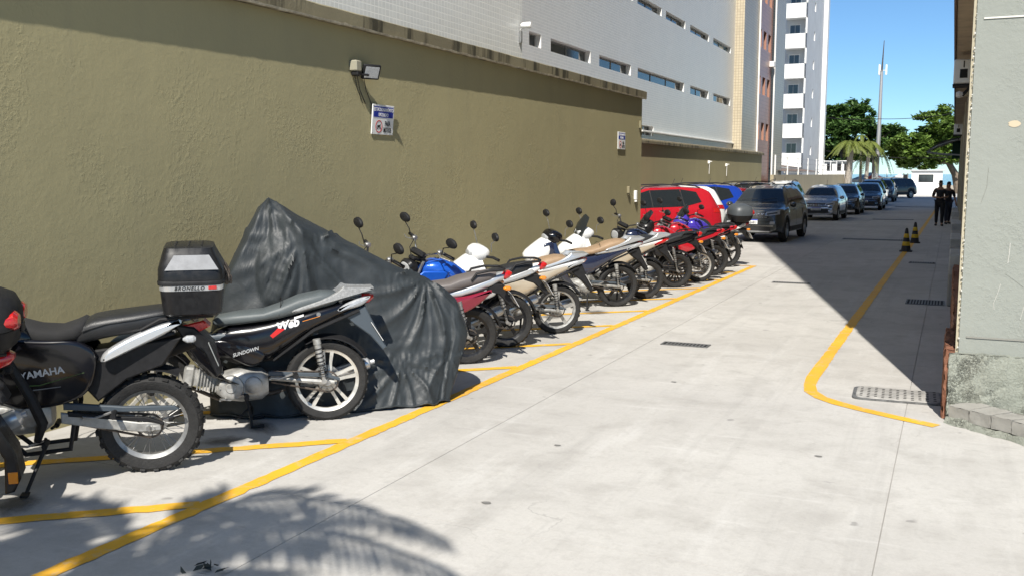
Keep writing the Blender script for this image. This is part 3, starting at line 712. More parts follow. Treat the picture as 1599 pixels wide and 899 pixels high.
for i in range(70):
    z = .6 + i * .038 + rp.uniform(-.02, .02); s_ = rp.uniform(.003, .011)
    mb.cbox((.095 + rp.uniform(-.004, .004), RY0 - .001, z), (s_, .012, s_ * rp.uniform(.8, 2)), .004)
ch = mb.build('chipped_corner', M_CRACK, None, 0); ch['kind'] = 'stuff'; child_world(ch, rb)
# air conditioners, bulb, awning
def acunit(y, z, label):
    a = empty('air_conditioner', (.24, y, z)); tag(a, label, 'air conditioner', 'air conditioners on the right wall')
    MB().cbox((-.17, 0, 0), (.34, .62, .44), .02).build('casing', M_WHITE, a)
    MB().box((-.17, -.312, -.04), (.13, .01, .16)).build('grille', M_BLACKM, a, 0)
    MB().box((-.17, -.312, .13), (.02, .01, .12)).build('vent_slot', M_BLACKM, a, 0)
    MB().box((-.17, 0, -.24), (.36, .6, .03)).box((-.1, -.28, -.33), (.03, .03, .2), (0, .7, 0)).box((-.1, .28, -.33), (.03, .03, .2), (0, .7, 0)).build('bracket', M_BLACKM, a)
acunit(20.2, 3.83, 'white window air conditioner under the eave on the right wall, nearer one')
acunit(45, 3.8, 'white air conditioner above the dark awning on the right wall')
bl = empty('wall_bulb', (.24, 22.5, 3.6)); tag(bl, 'small white bulb lamp under the nearer air conditioner', 'lamp')
MB().cyl((0, 0, 0), (-.14, 0, 0), .05, n=10).build('holder', M_CREAM, bl)
MB().sloft([(-.29, -.03, .03, .03), (-.27, -.06, .06, .06), (-.22, -.075, .075, .075), (-.17, -.055, .055, .055), (-.13, -.04, .04, .04)], 14, 2).build('bulb', M_WHITE, bl)
aw = empty('awning', (.2, 52, 3.2)); tag(aw, 'dark curved awning with green side panel on the right wall', 'awning')
M_AWN = mat('dark_awning_cloth', (.035, .035, .036), .7); M_AWG = mat('green_awning_panel', (.015, .075, .05), .6)
mb = MB(); n = 12; ra = []; 
for i in range(n + 1):
    t = i / n; x = .03 - 1.5 * t; z = .45 - .62 * t ** 2.2; ra.append([V(x, -1.6, z), V(x, 1.6, z), V(x, 1.6, z - .03), V(x, -1.6, z - .03)])
mb.loft(ra).build('canopy', M_AWN, aw, 40)
for yy in (-1.55, 0, 1.55): MB().tube([(.03, yy, .4), (-.5, yy, .28), (-1.0, yy, .08), (-1.46, yy, -.2), (-.7, yy, -.3), (.03, yy, -.35)], .025, 6).build('frame_tube', M_STEEL, aw)
MB().prism([(.03, .40), (-.35, .34), (-.35, -.5), (.03, -.5)], 1.2, 1.24).build('side_panel', M_AWG, aw)

# ------------------------------------------------------------------ far end: booth, gate, kiosk, tents, mast
gb = empty('guard_booth', (-2.26, 98, 0)); tag(gb, 'small white guard booth with dark window at the far gate', 'booth')
hb = [(-2.98, -1.72, 1.18, 1.90)]
facade('wall', 'y', 96.9, -3.58, -.96, 0, 2.22, hb, M_WHITE, M_WHITE, gb, .12, flip=-1); win(gb, 'y', 96.9, hb[0], -1, .1, 1, M_DGLASS, M_BLACKM, t=.05)
facade('wall', 'x', -.96, 96.9, 99.3, 0, 2.22, [], M_WHITE, M_WHITE, gb); facade('wall', 'x', -3.58, 96.9, 99.3, 0, 2.22, [], M_WHITE, M_WHITE, gb); facade('wall', 'y', 99.3, -3.58, -.96, 0, 2.22, [], M_WHITE, M_WHITE, gb)
child_world(MB().cbox((-2.27, 98.1, 2.27), (3.0, 2.8, .1), .02).build('roof', M_GREYW, None), gb)
child_world(MB().cbox((-3.2, 96.87, .22), (.14, .06, .14), .01).build('vent', M_BLACKM, None), gb)
gt = empty('entrance_gate', (-6, 100, 0)); tag(gt, 'grey metal gate of vertical bars left of the guard booth', 'gate')
for x in (-7.2, -4.4, -4.05): child_world(MB().cbox((x, 100, 1.0), (.12, .12, 2.0), .01).build('post', M_STEEL, None), gt)
for z in (.3, 1.05, 1.6): child_world(MB().box((-5.8, 100, z), (2.7, .05, .06)).build('rail', M_STEEL, None), gt)
me = MB().cyl((0, 0, 0), (0, 0, 1.4), .014, n=5).mesh('bar')
for i in range(24): bb = link('bar', me, M_STEEL, None); bb.location = (-7.1 + i * .112, 100, .25); child_world(bb, gt)
child_world(MB().cbox((-4.22, 99.8, .95), (.30, .22, 1.9), .02).build('gate_column', M_BLACKM, None), gt)
def tent(x, y, w_, h, c2, label):
    t = empty('beach_tent', (x, y, 0)); tag(t, label, 'tent', 'beach tents beyond the gate')
    mb = MB(); n = 4; apex = V(0, 0, h); base = [V(-w_, -w_, h - .8), V(w_, -w_, h - .8), V(w_, w_, h - .8), V(-w_, w_, h - .8)]
    for i in range(4): mb.add([base[i], base[(i + 1) % 4], apex], [(0, 1, 2)])
    mb.build('canopy', c2, t, 0)
    v = MB()
    for i in range(4): v.quad(base[i], base[(i + 1) % 4], base[(i + 1) % 4] - V(0, 0, .35), base[i] - V(0, 0, .35))
    v.build('valance', M_WHITE, t, 0)
    for b in base: MB().cyl((b.x * .97, b.y * .97, 0), (b.x * .97, b.y * .97, h - .8), .04, n=6).build('leg', M_STEEL, t)
M_RTENT = mat('red_tent_cloth', (.55, .10, .09), .8)
tent(-8.6, 116, 1.9, 2.15, M_WHITE, 'white pointed beach tent beyond the gate, left of the red one')
tent(-7.6, 108, .95, 2.1, M_RTENT, 'red topped beach tent beyond the gate'); tent(-5.6, 118, 1.6, 1.95, M_WHITE, 'white pointed beach tent beyond the gate, right of the red one')
kd_ = empty('beach_kiosk', (-11.0, 106, 0)); tag(kd_, 'white beach kiosk with dark openings behind the palm trunks', 'kiosk')
MB().box((0, 0, 1.6), (2.6, 2, 3.2)).build('body', M_WHITE, kd_, 0)
for x in (-.8, .1, .9):
    MB().box((x, -1.02, 2.65), (.5, .05, .7)).build('opening', M_BLACKM, kd_, 0); MB().box((x + .1, -1.02, 1.5), (.5, .05, .8)).build('opening', M_BLACKM, kd_, 0)
MB().cbox((0, 0, 3.25), (3.0, 2.4, .14), .02).build('roof', M_WHITE, kd_)
# telecom mast
def P2(u, v, Y):
    p, y = radians(PITCH), radians(YAW); f = V(-sin(y) * cos(p), cos(y) * cos(p), -sin(p)); rt = V(cos(y), sin(y), 0); up = rt.cross(f)
    rr = f + rt * ((u - 799.5) / FPX) - up * ((v - 449.5) / FPX); return V(0, 0, CAM_H) + rr * (Y / rr.y)
ms = P2(1368, 270, 104); mt = P2(1377, 112, 104)
tm = empty('telecom_mast', (ms.x, 104, 0)); tag(tm, 'tall thin grey telecom mast with antennas above the trees', 'mast')
MB().tube([(0, 0, 0), (.1, 0, 6), (mt.x - ms.x, 0, mt.z)], [.24, .2, .13], 12).build('pole', mat('galvanised', (.42, .42, .42), .5, .6), tm)
tp = mt - V(ms.x, 104, 0)
MB().tube([tp, tp + V(.1, 0, 3.0)], [.09, .03], 8).build('spire', M_DSTEEL, tm)
for a in (0, 2.1, 4.2):
    MB().cbox(tp + V(.42 * cos(a), .42 * sin(a), .15), (.16, .12, 1.0), .02).cyl(tp + V(0, 0, .1), tp + V(.42 * cos(a), .42 * sin(a), .1), .03, n=6).build('antenna', M_WHITE, tm)
ca = MB(); p0 = P2(1255, 178, 101); p1 = P2(1372, 186, 101); p2 = P2(1495, 176, 101)
def sagc(a, b, s, n=14): return [a + (b - a) * (i / n) - V(0, 0, s * 4 * (i / n) * (1 - i / n)) for i in range(n + 1)]
o = MB().tube(sagc(p0, p1, .25) + sagc(p1, p2, .2)[1:], .03, 5).build('power_cable', M_BLACKM, None); tag(o, 'thin power cable crossing the sky in front of the mast', 'cable')
o = MB().tube(sagc(P2(1290, 236, 101), P2(1480, 246, 101), .3), .035, 5).build('power_cable', M_BLACKM, None); tag(o, 'lower dark cable passing through the tree crowns', 'cable')
o = MB().tube([P2(1385, 283, 118) * 1.0, P2(1385, 262, 118)], .06, 8).build('lamp_post', M_WHITE, None); tag(o, 'slim white post on the promenade left of the booth', 'post')

# ------------------------------------------------------------------ trees
M_LEAF = m_foliage('almond_leaf', (.045, .10, .022), (.075, .155, .035), (.13, .22, .05))
M_LEAFB = m_foliage('almond_leaf_bright', (.08, .15, .024), (.13, .215, .034), (.20, .28, .05))
M_PALM = m_foliage('palm_leaf', (.10, .14, .025), (.14, .18, .03), (.22, .22, .05))
M_BARK = mat('bark', (.15, .12, .09), .9, nscale=5, namt=.35, bump=.8, bscale=14); M_PBARK = mat('palm_bark', (.30, .27, .23), .9, nscale=7, namt=.35, bump=.8, bscale=20)
def tree(name, base, blobs, nleaf, ls, trunk, m, label, seed, trunk_r=.4):
    t = empty(name, base); tag(t, label, 'tree', 'almond trees along the beach front'); r = random.Random(seed); B = Vector(base)
    mb = MB(); top = V(*trunk) - B; mb.tube([(0, 0, 0), (top.x * .3, top.y * .3, top.z * .5), top], [trunk_r, trunk_r * .75, trunk_r * .5], 10)
    for c, rx, ry, rz in blobs:
        e = Vector(c) - B; mid = (top + e) / 2 + V(r.uniform(-.4, .4), r.uniform(-.4, .4), -.3); mb.tube([top * .8, mid, e], [trunk_r * .4, trunk_r * .22, .04], 6)
    mb.build('trunk', M_BARK, t)
    tot = sum(a[1] * a[2] * a[3] for a in blobs) ; vs_ = []; fs = []
    for c, rx, ry, rz in blobs:
        C_ = Vector(c) - B; n = int(nleaf * rx * ry * rz / tot)
        ncl = max(4, n // 26)
        for q in range(ncl):
            # clump centre biased to the shell
            while True:
                p = V(r.uniform(-1, 1), r.uniform(-1, 1), r.uniform(-1, 1))
                if .15 < p.length < 1: break
            p = p.normalized() * (p.length ** .45) * r.uniform(.75, 1.12); cc = C_ + V(p.x * rx, p.y * ry, p.z * rz); cr = r.uniform(.25, .55)
            for _ in range(26):
                o_ = V(r.gauss(0, .5), r.gauss(0, .5), r.gauss(0, .28)) * cr + cc
                nrm = V(r.gauss(0, .55), r.gauss(0, .55), 1).normalized(); a = nrm.orthogonal().normalized(); a.rotate(Matrix.Rotation(r.uniform(0, 6.28), 3, nrm)); b = nrm.cross(a)
                s_ = ls * r.uniform(.6, 1.3); k = len(vs_)
                vs_ += [o_ - a * s_, o_ + b * s_ * .42 - nrm * s_ * .1, o_ + a * s_, o_ - b * s_ * .42 - nrm * s_ * .1]; fs.append((k, k + 1, k + 2, k + 3))
    me = bpy.data.meshes.new('crown'); me.from_pydata(vs_, [], fs); link('crown', me, m, t); return t
def pb(lst, Y0, jit, seed):
    r = random.Random(seed); out = []
    for u, v, ru, rv in lst:
        Y = Y0 + r.uniform(-jit, jit); c = P2(u, v, Y); s_ = Y * 1.1 / FPX; out.append((tuple(c), ru * s_, max(ru * s_ * .9, .8), rv * s_))
    return out
TL = pb([(1320, 172, 26, 9), (1296, 190, 16, 10), (1345, 178, 18, 10), (1330, 198, 34, 11), (1300, 215, 22, 12), (1358, 206, 18, 10), (1320, 230, 30, 13), (1296, 245, 16, 14), (1290, 262, 10, 9), (1310, 256, 12, 9), (1385, 208, 22, 10), (1375, 225, 24, 10), (1398, 200, 12, 6), (1350, 240, 18, 10), (1340, 160, 12, 4)], 112, 2.0, 4)
tree('almond_tree', (P2(1318, 270, 112).x, 112, 0), TL, 17000, .33, P2(1318, 250, 112), M_LEAF, 'large dark green almond tree left of the mast', 5, .6)
TR = pb([(1470, 175, 14, 8), (1448, 182, 14, 5), (1478, 195, 18, 12), (1455, 208, 22, 9), (1425, 220, 22, 9), (1472, 222, 24, 12), (1405, 238, 16, 10), (1440, 240, 28, 10), (1475, 246, 20, 8), (1418, 252, 14, 9), (1440, 258, 14, 6), (1396, 226, 12, 8), (1500, 200, 16, 20)], 104, 2.0, 9)
tree('almond_tree', (P2(1474, 270, 106).x + 1.5, 106, 0), TR, 15000, .29, P2(1474, 242, 106), M_LEAFB, 'bright green spreading almond tree above the guard booth', 6, .45)
def palm(name, base, h, lean, nf, fl, label, seed, r0=.2, m=M_PALM, tm=M_PBARK, droop=1.0, fronds=None, lw=.05, group='palms along the beach front', cat='palm tree', ll=.55, nl=30):
    t = empty(name, base); tag(t, label, cat, group); r = random.Random(seed); top = V(lean[0], lean[1], h)
    pts = [top * q + V(0, 0, 0) * 0 for q in (0, .2, .4, .6, .8, 1)]; pts = [V(top.x * (q ** 1.5), top.y * (q ** 1.5), h * q) for q in (0, .12, .25, .4, .55, .7, .85, 1)]
    MB().tube(pts, [r0 * 1.25] + [r0 * (1 - .03 * i) for i in range(7)], 10).build('trunk', tm, t)
    paths = []
    if fronds is None:
        for i in range(nf):
            a = 2 * pi * i / nf + r.uniform(-.2, .2); up = r.uniform(.0, .75); L_ = fl * r.uniform(.8, 1.15); d = V(cos(a), sin(a), 0); pp = []
            for q in range(9):
                s_ = q / 8; pp.append(top + d * L_ * s_ * (1 - .15 * s_) + V(0, 0, L_ * (up * s_ - droop * (.35 + up * .6) * s_ * s_ * 1.35)))
            paths.append(pp)
    else: paths = fronds
    for pp in paths:
        mb = MB(); mb.tube(pp, [.03 * (1 - .09 * i) for i in range(len(pp))], 5)
        n = nl
        for i in range(1, n + 1):
            s_ = (i / n) * (len(pp) - 1) * .999; k = int(s_); fr = s_ - k; p = pp[k].lerp(pp[k + 1], fr); tg = (pp[k + 1] - pp[k]).normalized()
            sd_ = tg.cross(V(0, 0, 1)); sd_ = sd_.normalized() if sd_.length > .05 else V(1, 0, 0); L_ = ll * fl / 2.2 * (1 - .55 * abs(2 * i / n - .8)) * r.uniform(.85, 1.1)
            for sg in (-1, 1):
                d = (sd_ * sg + tg * .55 - V(0, 0, .35 + r.uniform(0, .25))).normalized(); wv_ = tg * lw; e = p + d * L_ - V(0, 0, .12 * L_); md = p + d * L_ * .5
                mb.add([p - wv_ * .5, p + wv_ * .5, md + wv_, e, md - wv_], [(0, 1, 2, 4), (4, 2, 3)])
        mb.build('frond', m, t, 0)
    return t
b_ = P2(1330, 268, 100); palm('palm_tree', (b_.x - .4, 100, 0), P2(1335, 225, 100).z, (.3, 0), 24, 2.6, 'yellow green palm in front of the dark almond tree', 31, .32)
b_ = P2(1352, 270, 103); palm('palm_tree', (b_.x, 103, 0), P2(1358, 222, 103).z, (.3, 0), 9, 2.0, 'grey trunked palm with drooping fronds left of the mast', 32, .2, droop=1.8)
b_ = P2(1364, 270, 105); palm('palm_tree', (b_.x, 105, 0), P2(1362, 232, 105).z, (-.1, 0), 9, 2.2, 'drooping palm right behind the mast foot', 33, .16, droop=1.8)
b_ = P2(1344, 270, 106); palm('palm_tree', (b_.x, 106, 0), P2(1346, 212, 106).z, (-.1, 0), 5, 1.3, 'bare thin palm trunk between the two palms left of mast', 34, .14, droop=2)
# palm standing behind the photographer, its fronds shade the foreground
def lift(u, v, z):
    p, y = radians(PITCH), radians(YAW); f = V(-sin(y) * cos(p), cos(y) * cos(p), -sin(p)); rt = V(cos(y), sin(y), 0); up = rt.cross(f)
    rr = f + rt * ((u - 799.5) / FPX) - up * ((v - 449.5) / FPX); g = V(0, 0, CAM_H) + rr * (-CAM_H / rr.z); return g - SDIR * (z / -SDIR.z)
HZ = 5.2; ctr = lift(215, 885, HZ); PB = V(ctr.x + .3, ctr.y - .2, 0)
fr = []
for ends in [[(215, 885, 5.2), (260, 820, 5.65), (350, 785, 5.9), (470, 775, 5.95), (570, 795, 5.75), (640, 815, 5.45), (700, 845, 5.05)], [(215, 885, 5.2), (300, 845, 5.5), (400, 828, 5.65), (500, 828, 5.6), (600, 852, 5.3), (690, 885, 4.9), (760, 930, 4.4)],
             [(215, 885, 5.2), (190, 830, 5.7), (130, 790, 5.9), (50, 775, 5.8), (-60, 790, 5.4)], [(215, 885, 5.2), (150, 855, 5.6), (60, 845, 5.7), (-60, 860, 5.5), (-180, 900, 5)], [(215, 885, 5.2), (300, 890, 5.5), (420, 905, 5.6), (560, 950, 5.2), (680, 1010, 4.6)],
             [(215, 885, 5.2), (150, 900, 5.5), (40, 930, 5.5), (-120, 990, 5)], [(215, 885, 5.2), (240, 950, 5.5), (270, 1050, 5.4), (300, 1200, 4.9)], [(215, 885, 5.2), (120, 960, 5.6), (0, 1080, 5.3)]]:
    fr.append([lift(*e) - PB for e in ends])
palm('coconut_palm', tuple(PB), HZ, (ctr.x - PB.x, ctr.y - PB.y), 0, 2.6, 'palm behind the viewpoint whose frond shadows fall on the foreground paving', 40, .14, fronds=fr, lw=.036, group='palm behind the viewpoint', ll=.46, nl=42)
# oil stains under the bikes
def m_oil():
    m, nt, b = NT('oil_stain'); tc = nt.nodes.new('ShaderNodeTexCoord').outputs['Object']; b.inputs['Base Color'].default_value = (.07, .065, .06, 1); b.inputs['Roughness'].default_value = .55
    ln = nt.nodes.new('ShaderNodeVectorMath'); ln.operation = 'LENGTH'; nt.links.new(tc, ln.inputs[0])
    f = math_(nt, 'ADD', ln.outputs['Value'], math_(nt, 'MULTIPLY', noise(nt, tc, 7, 5, .65), .30))
    a = mrange(nt, f, .22, .36, .55, 0); nt.links.new(a, b.inputs['Alpha']); return m
M_OIL = m_oil(); ro = random.Random(77)
for yy in [3.9, 5.35, 5.6, 7.9, 9.1, 10.1, 12.6, 13.8, 15.5, 16.4, 19.2, 12.0, 18.0]:
    o = sheet('oil_stain', [(-.3, -.3), (.3, -.3), (.3, .3), (-.3, .3)], 0, M_OIL); o.location = (-4.75 - ro.uniform(-.25, .35), yy + ro.uniform(-.3, .3), .0066); o.scale = (ro.uniform(.6, 1.2), ro.uniform(.6, 1.2), 1); o.rotation_euler.z = ro.uniform(0, 6)
# litter, cones
M_CONEB = mat('black_cone_rubber', (.02, .02, .02), .6, nscale=10, namt=.3); M_CONEY = mat('yellow_cone_band', (.62, .40, .02), .5, nscale=10, namt=.2)
def cone(x, y, label):
    c = empty('traffic_cone', (x, y, 0)); c.scale = (.84,) * 3; tag(c, label, 'traffic cone', 'traffic cones on the yellow line')
    MB().cbox((0, 0, .02), (.36, .36, .04), .012).build('base', M_CONEB, c)
    R_ = lambda z: .145 - .155 * z
    MB().lathe([(R_(.04), .04), (R_(.68), .68), (R_(.7) - .015, .71), (.012, .71)], (0, 0, 0), 'z', 20).build('body', M_CONEB, c)
    for a, b in ((.18, .30), (.42, .54)): MB().lathe([(R_(a) + .002, a), (R_(a) + .004, a + .005), (R_(b) + .004, b - .005), (R_(b) + .002, b)], (0, 0, 0), 'z', 20).build('band', M_CONEY, c)
cone(-1.02, 26.25, 'black and yellow traffic cone on the yellow line, nearer one'); cone(-.93, 29.6, 'black and yellow traffic cone on the yellow line, farther one')
r = random.Random(44); mb = MB(); lc = lift(322, 893, 0)
for i in range(14):
    p = V(r.gauss(0, .05), r.gauss(0, .03), r.uniform(.005, .035)); a = V(r.uniform(-1, 1), r.uniform(-1, 1), r.uniform(-.3, .6)).normalized() * .035; b = V(r.uniform(-1, 1), r.uniform(-1, 1), .3).normalized() * .015
    mb.add([p - a, p + b, p + a, p - b], [(0, 1, 2, 3)])
o = mb.build('dry_leaves', mat('dry_leaf', (.03, .035, .03), .8), None, 0); o.location = lc; tag(o, 'small heap of dark dry leaves on the paving at the bottom edge', 'leaves')
for i, (u, v) in enumerate([(870, 695), (760, 785), (1278, 712), (1052, 596)]):
    g = lift(u, v, 0); mb = MB(); mb.add([V(.035 * cos(a * .785) * r.uniform(.6, 1.1), .025 * sin(a * .785) * r.uniform(.6, 1.1), .0042) for a in range(8)], [tuple(range(8))]); o = mb.build('oil_spot', mat('dark_spot', (.17, .165, .155), .8), None, 0); o.location = g; o['kind'] = 'structure'
# ------------------------------------------------------------------ motorcycles (local x forward, y left, z up, origin under the rear axle)
def wheel(par, x, R, tw, style, mrim, Rr, knob=False, zc=None, st=None, disc=True):
    zc = R if zc is None else zc; c = (x, 0, zc); hw = tw * .36
    T = (lambda m: m) if st is None else st
    rim = MB(); rim.lathe([(Rr + .008, -hw), (Rr - .004, -hw * .8), (Rr - .024, -hw * .55), (Rr - .026, hw * .55), (Rr - .004, hw * .8), (Rr + .008, hw), (Rr - .008, hw * .4), (Rr - .008, -hw * .4)], c, 'y', 44, True)
    rim.lathe([(.012, -.085), (.03, -.085), (.045, -.06), (.05, -.02), (.05, .02), (.045, .06), (.03, .085), (.012, .085)], c, 'y', 18, True)
    if style == 'wire':
        for k in range(36):
            a = 2 * pi * k / 36; s_ = 1 if k % 2 else -1; a2 = a + (.28 if (k // 2) % 2 else -.28)
            rim.tube([(x + .048 * cos(a), s_ * .045, zc + .048 * sin(a)), (x + (Rr - .02) * cos(a2), s_ * .006, zc + (Rr - .02) * sin(a2))], .0022, 4, False)
    else:
        n = 5 if style != 'mag3' else 3
        for k in range(n):
            a = 2 * pi * k / n + .35; ca, sa = cos(a), sin(a); u = V(ca, 0, sa); t = V(-sa, 0, ca); C_ = Vector(c)
            offs = (-.030, .030) if style == 'magd' else (0,)
            for of in offs:
                wi = .016 if style == 'magd' else .028
                r0 = C_ + u * .04 + t * of * .5; r1 = C_ + u * (Rr - .015) + t * of * 1.15
                def sec(p, w_, th): return [p + t * w_ + V(0, th, 0), p - t * w_ + V(0, th, 0), p - t * w_ * .8 - V(0, th, 0), p + t * w_ * .8 - V(0, th, 0)]
                rim.loft([sec(r0, wi * 1.0, .026), sec((r0 + r1) / 2, wi * .7, .016), sec(r1, wi * .9, .020)])
    T(rim); wo_ = rim.build('wheel', mrim, par, 40)
    ty = MB(); h = R - Rr
    prof = [(Rr - .002, -hw), (Rr + h * .3, -tw * .48), (Rr + h * .65, -tw * .5), (Rr + h * .9, -tw * .34), (R, -tw * .1), (R, tw * .1), (Rr + h * .9, tw * .34), (Rr + h * .65, tw * .5), (Rr + h * .3, tw * .48), (Rr - .002, hw)]
    ty.lathe(prof, c, 'y', 56)
    n = 46 if knob else 64
    for k in range(n):
        a = 2 * pi * k / n; u = V(cos(a), 0, sin(a)); 
        RM = Matrix((V(-u.z, 0, u.x), V(0, 1, 0), u)).transposed()
        if knob:
            for yy, tl in ((-tw * .40, -.9), (-tw * .13, 0), (tw * .13, 0), (tw * .40, .9)):
                p = Vector(c) + u * (R - (.020 if abs(yy) > tw * .3 else .0) + .002) + V(0, yy, 0)
                if (k + (1 if abs(yy) < tw * .2 else 0)) % 2 == 0: ty.box(p, (.032, tw * .2, .018), RM @ Matrix.Rotation(-tl * .6, 3, 'X'))
        else:
            for yy in (-tw * .2, tw * .2):
                if (k + (yy > 0)) % 2 == 0: ty.box(Vector(c) + u * (R - .002) + V(0, yy, 0), (.02, tw * .26, .008), RM @ Matrix.Rotation(.5 if yy > 0 else -.5, 3, 'Z'))
    T(ty); ty.build('tyre', M_TYRE, wo_, 40)
    if disc:
        d = MB(); d.lathe([(.07, -.062), (.105, -.062), (.105, -.066), (.07, -.066)], c, 'y', 28, True); T(d); d.build('brake_disc', M_STEEL, wo_)
    return wo_
def steer_fn(ang, head=(1.03, 0, .95), axis=(-.44, 0, .9)):
    M = Matrix.Translation(Vector(head)) @ Matrix.Rotation(ang, 4, Vector(axis)) @ Matrix.Translation(-Vector(head))
    def f(mb): mb.v = [tuple(M @ Vector(p)) for p in mb.v]; return mb
    return f
def engine_block(p, x, z, m=M_ALU, horizontal=False, s_=1.0):
    e = MB(); e.sloft([(x - .22, z - .09, z + .06, .08), (x - .17, z - .13, z + .10, .115), (x - .02, z - .14, z + .12, .13), (x + .10, z - .12, z + .09, .12), (x + .16, z - .07, z + .05, .08)], 18, 3.2)
    eo = e.build('engine', m, p, 40)
    cov = MB()
    cov.lathe([(.001, .158), (.035, .160), (.042, .152), (.075, .155), (.088, .148), (.092, .125), (.092, .10)], (x + .05, 0, z - .01), 'y', 26)
    cov.lathe([(.001, .150), (.05, .150), (.062, .142), (.066, .10)], (x - .11, 0, z - .0), 'y', 22)
    cov.lathe([(.001, -.158), (.075, -.155), (.090, -.145), (.092, -.10)], (x, 0, z), 'y', 26)
    for a in range(6):
        cov.cyl((x + .05 + .08 * cos(a * 1.05), .150, z - .01 + .08 * sin(a * 1.05)), (x + .05 + .08 * cos(a * 1.05), .160, z - .01 + .08 * sin(a * 1.05)), .008, n=6)
    cov.build('engine_cover', m, eo, 40)
    cy = MB(); d = V(1, 0, .18).normalized() if horizontal else V(.28, 0, 1).normalized(); b0 = V(x + .12, 0, z + .03) if horizontal else V(x + .02, 0, z + .10)
    RM = d.to_track_quat('Z', 'Y').to_matrix()
    L_ = .2 if horizontal else .24
    for k in range(8): cy.box(b0 + d * (k + .5) * L_ / 9, (.15, .17, .009), RM)
    cy.box(b0 + d * L_ / 2, (.11, .12, L_), RM); cy.cbox(b0 + d * (L_ + .035), (.14, .15, .08), .015, RM)
    cy.build('cylinder', m, eo, 40); return eo
def mirrors(p, T, hx, hz, my=.33, h=.22, col=M_BLACKM, stalk=M_BLACKM, round_=False, fwd=0.0):
    for s_ in (1, -1):
        a = MB(); q = V(hx + .01 + fwd, s_ * my * 1.08, hz + h); a.tube([(hx, s_ * my * .72, hz), (hx + .02 + fwd * .6, s_ * my * .80, hz + h * .55), q + V(0, 0, -.03)], .006, 6)
        T(a); st = a.build('mirror_stalk', stalk, p)
        b = MB(); rings = []
        for xx, k in ((.026, .55), (.018, .88), (.0, 1.0), (-.012, .97)):
            rings.append([q + V(xx, (.082 if not round_ else .06) * k * cos(t * pi / 10), .052 * k * sin(t * pi / 10) * (1.0 if not round_ else 1.15) + .012) for t in range(20)])
        b.loft(rings); T(b); b.build('mirror', col, st)
        g = MB(); g.add([q + V(-.0135, .072 * cos(t * pi / 10) * (1 if not round_ else .75), .043 * sin(t * pi / 10) * (1 if not round_ else 1.15) + .012) for t in range(20)], [tuple(range(20))]); T(g); g.build('mirror_glass', M_MIRROR, st)
def handlebar(p, T, hx, hz, hw=.36, mt=M_BLACKM, rise=.06):
    b = MB(); b.tube([(hx - .10, hw, hz + rise * .6), (hx - .05, hw * .62, hz + rise), (hx + .02, hw * .3, hz + .01), (hx + .03, .06, hz - rise * .5), (hx + .03, -.06, hz - rise * .5), (hx + .02, -hw * .3, hz + .01), (hx - .05, -hw * .62, hz + rise), (hx - .10, -hw, hz + rise * .6)], .011, 8); T(b); ho = b.build('handlebar', mt, p)
    for s_ in (1, -1):
        g = MB(); g.tube([(hx - .105, s_ * (hw + .005), hz + rise * .59), (hx - .062, s_ * hw * .68, hz + rise * .95)], .018, 10); T(g); g.build('grip', M_BLACKM, ho)
        l = MB(); l.tube([(hx - .01, s_ * hw * .62, hz + rise * .8), (hx + .01, s_ * hw * .8, hz + rise * .7), (hx - .04, s_ * hw * 1.04, hz + rise * .5)], .006, 6); l.cbox((hx - .04, s_ * hw * .58, hz + rise), (.06, .05, .05), .01); T(l); l.build('lever', M_STEEL, ho)
    c = MB()
    for s_ in (1, -1): c.tube([(hx - .03, s_ * hw * .55, hz + rise), (hx + .09, s_ * hw * .35, hz + .01), (hx + .10, s_ * .06, hz - .12), (hx + .02, s_ * .03, hz - .25)], .005, 5)
    T(c); c.build('control_cable', M_BLACKM, ho); return ho
def plate_rear(p, x, z, y=0, ang=.55, m=M_PLATE, sz=.17):
    RM = Matrix.Rotation(ang, 3, 'Y'); q = MB(); q.cbox((x, y, z), (.005, .20, sz), .002, RM); po = q.build('number_plate', m, p)
    lt = MB(); 
    for i in range(3): lt.box(Vector((x, y, z)) + RM @ V(-.0035, -.06 + i * .06, .035), (.001, .03, .045), RM)
    for i in range(4): lt.box(Vector((x, y, z)) + RM @ V(-.0035, -.069 + i * .046, -.03), (.001, .028, .045), RM)
    lt.build('plate_characters', M_INK, po, 0)
    b = MB(); b.box((x, y, z + sz * .42), (.0065, .198, .02), RM); 
    return po
def indicators(p, x, z, y=.13, m=M_AMBER):
    for s_ in (1, -1):
        a = MB(); a.tube([(x, s_ * .04, z), (x, s_ * y, z)], .009, 6); st = a.build('indicator_stalk', M_BLACKM, p)
        b = MB(); b.sloft([(x - .045, z - .012, z + .012, .016, s_ * (y + .02)), (x - .03, z - .024, z + .024, .028, s_ * (y + .02)), (x + .01, z - .024, z + .024, .028, s_ * (y + .02)), (x + .035, z - .008, z + .008, .01, s_ * (y + .02))], 12, 2.4); b.build('indicator', m, st)
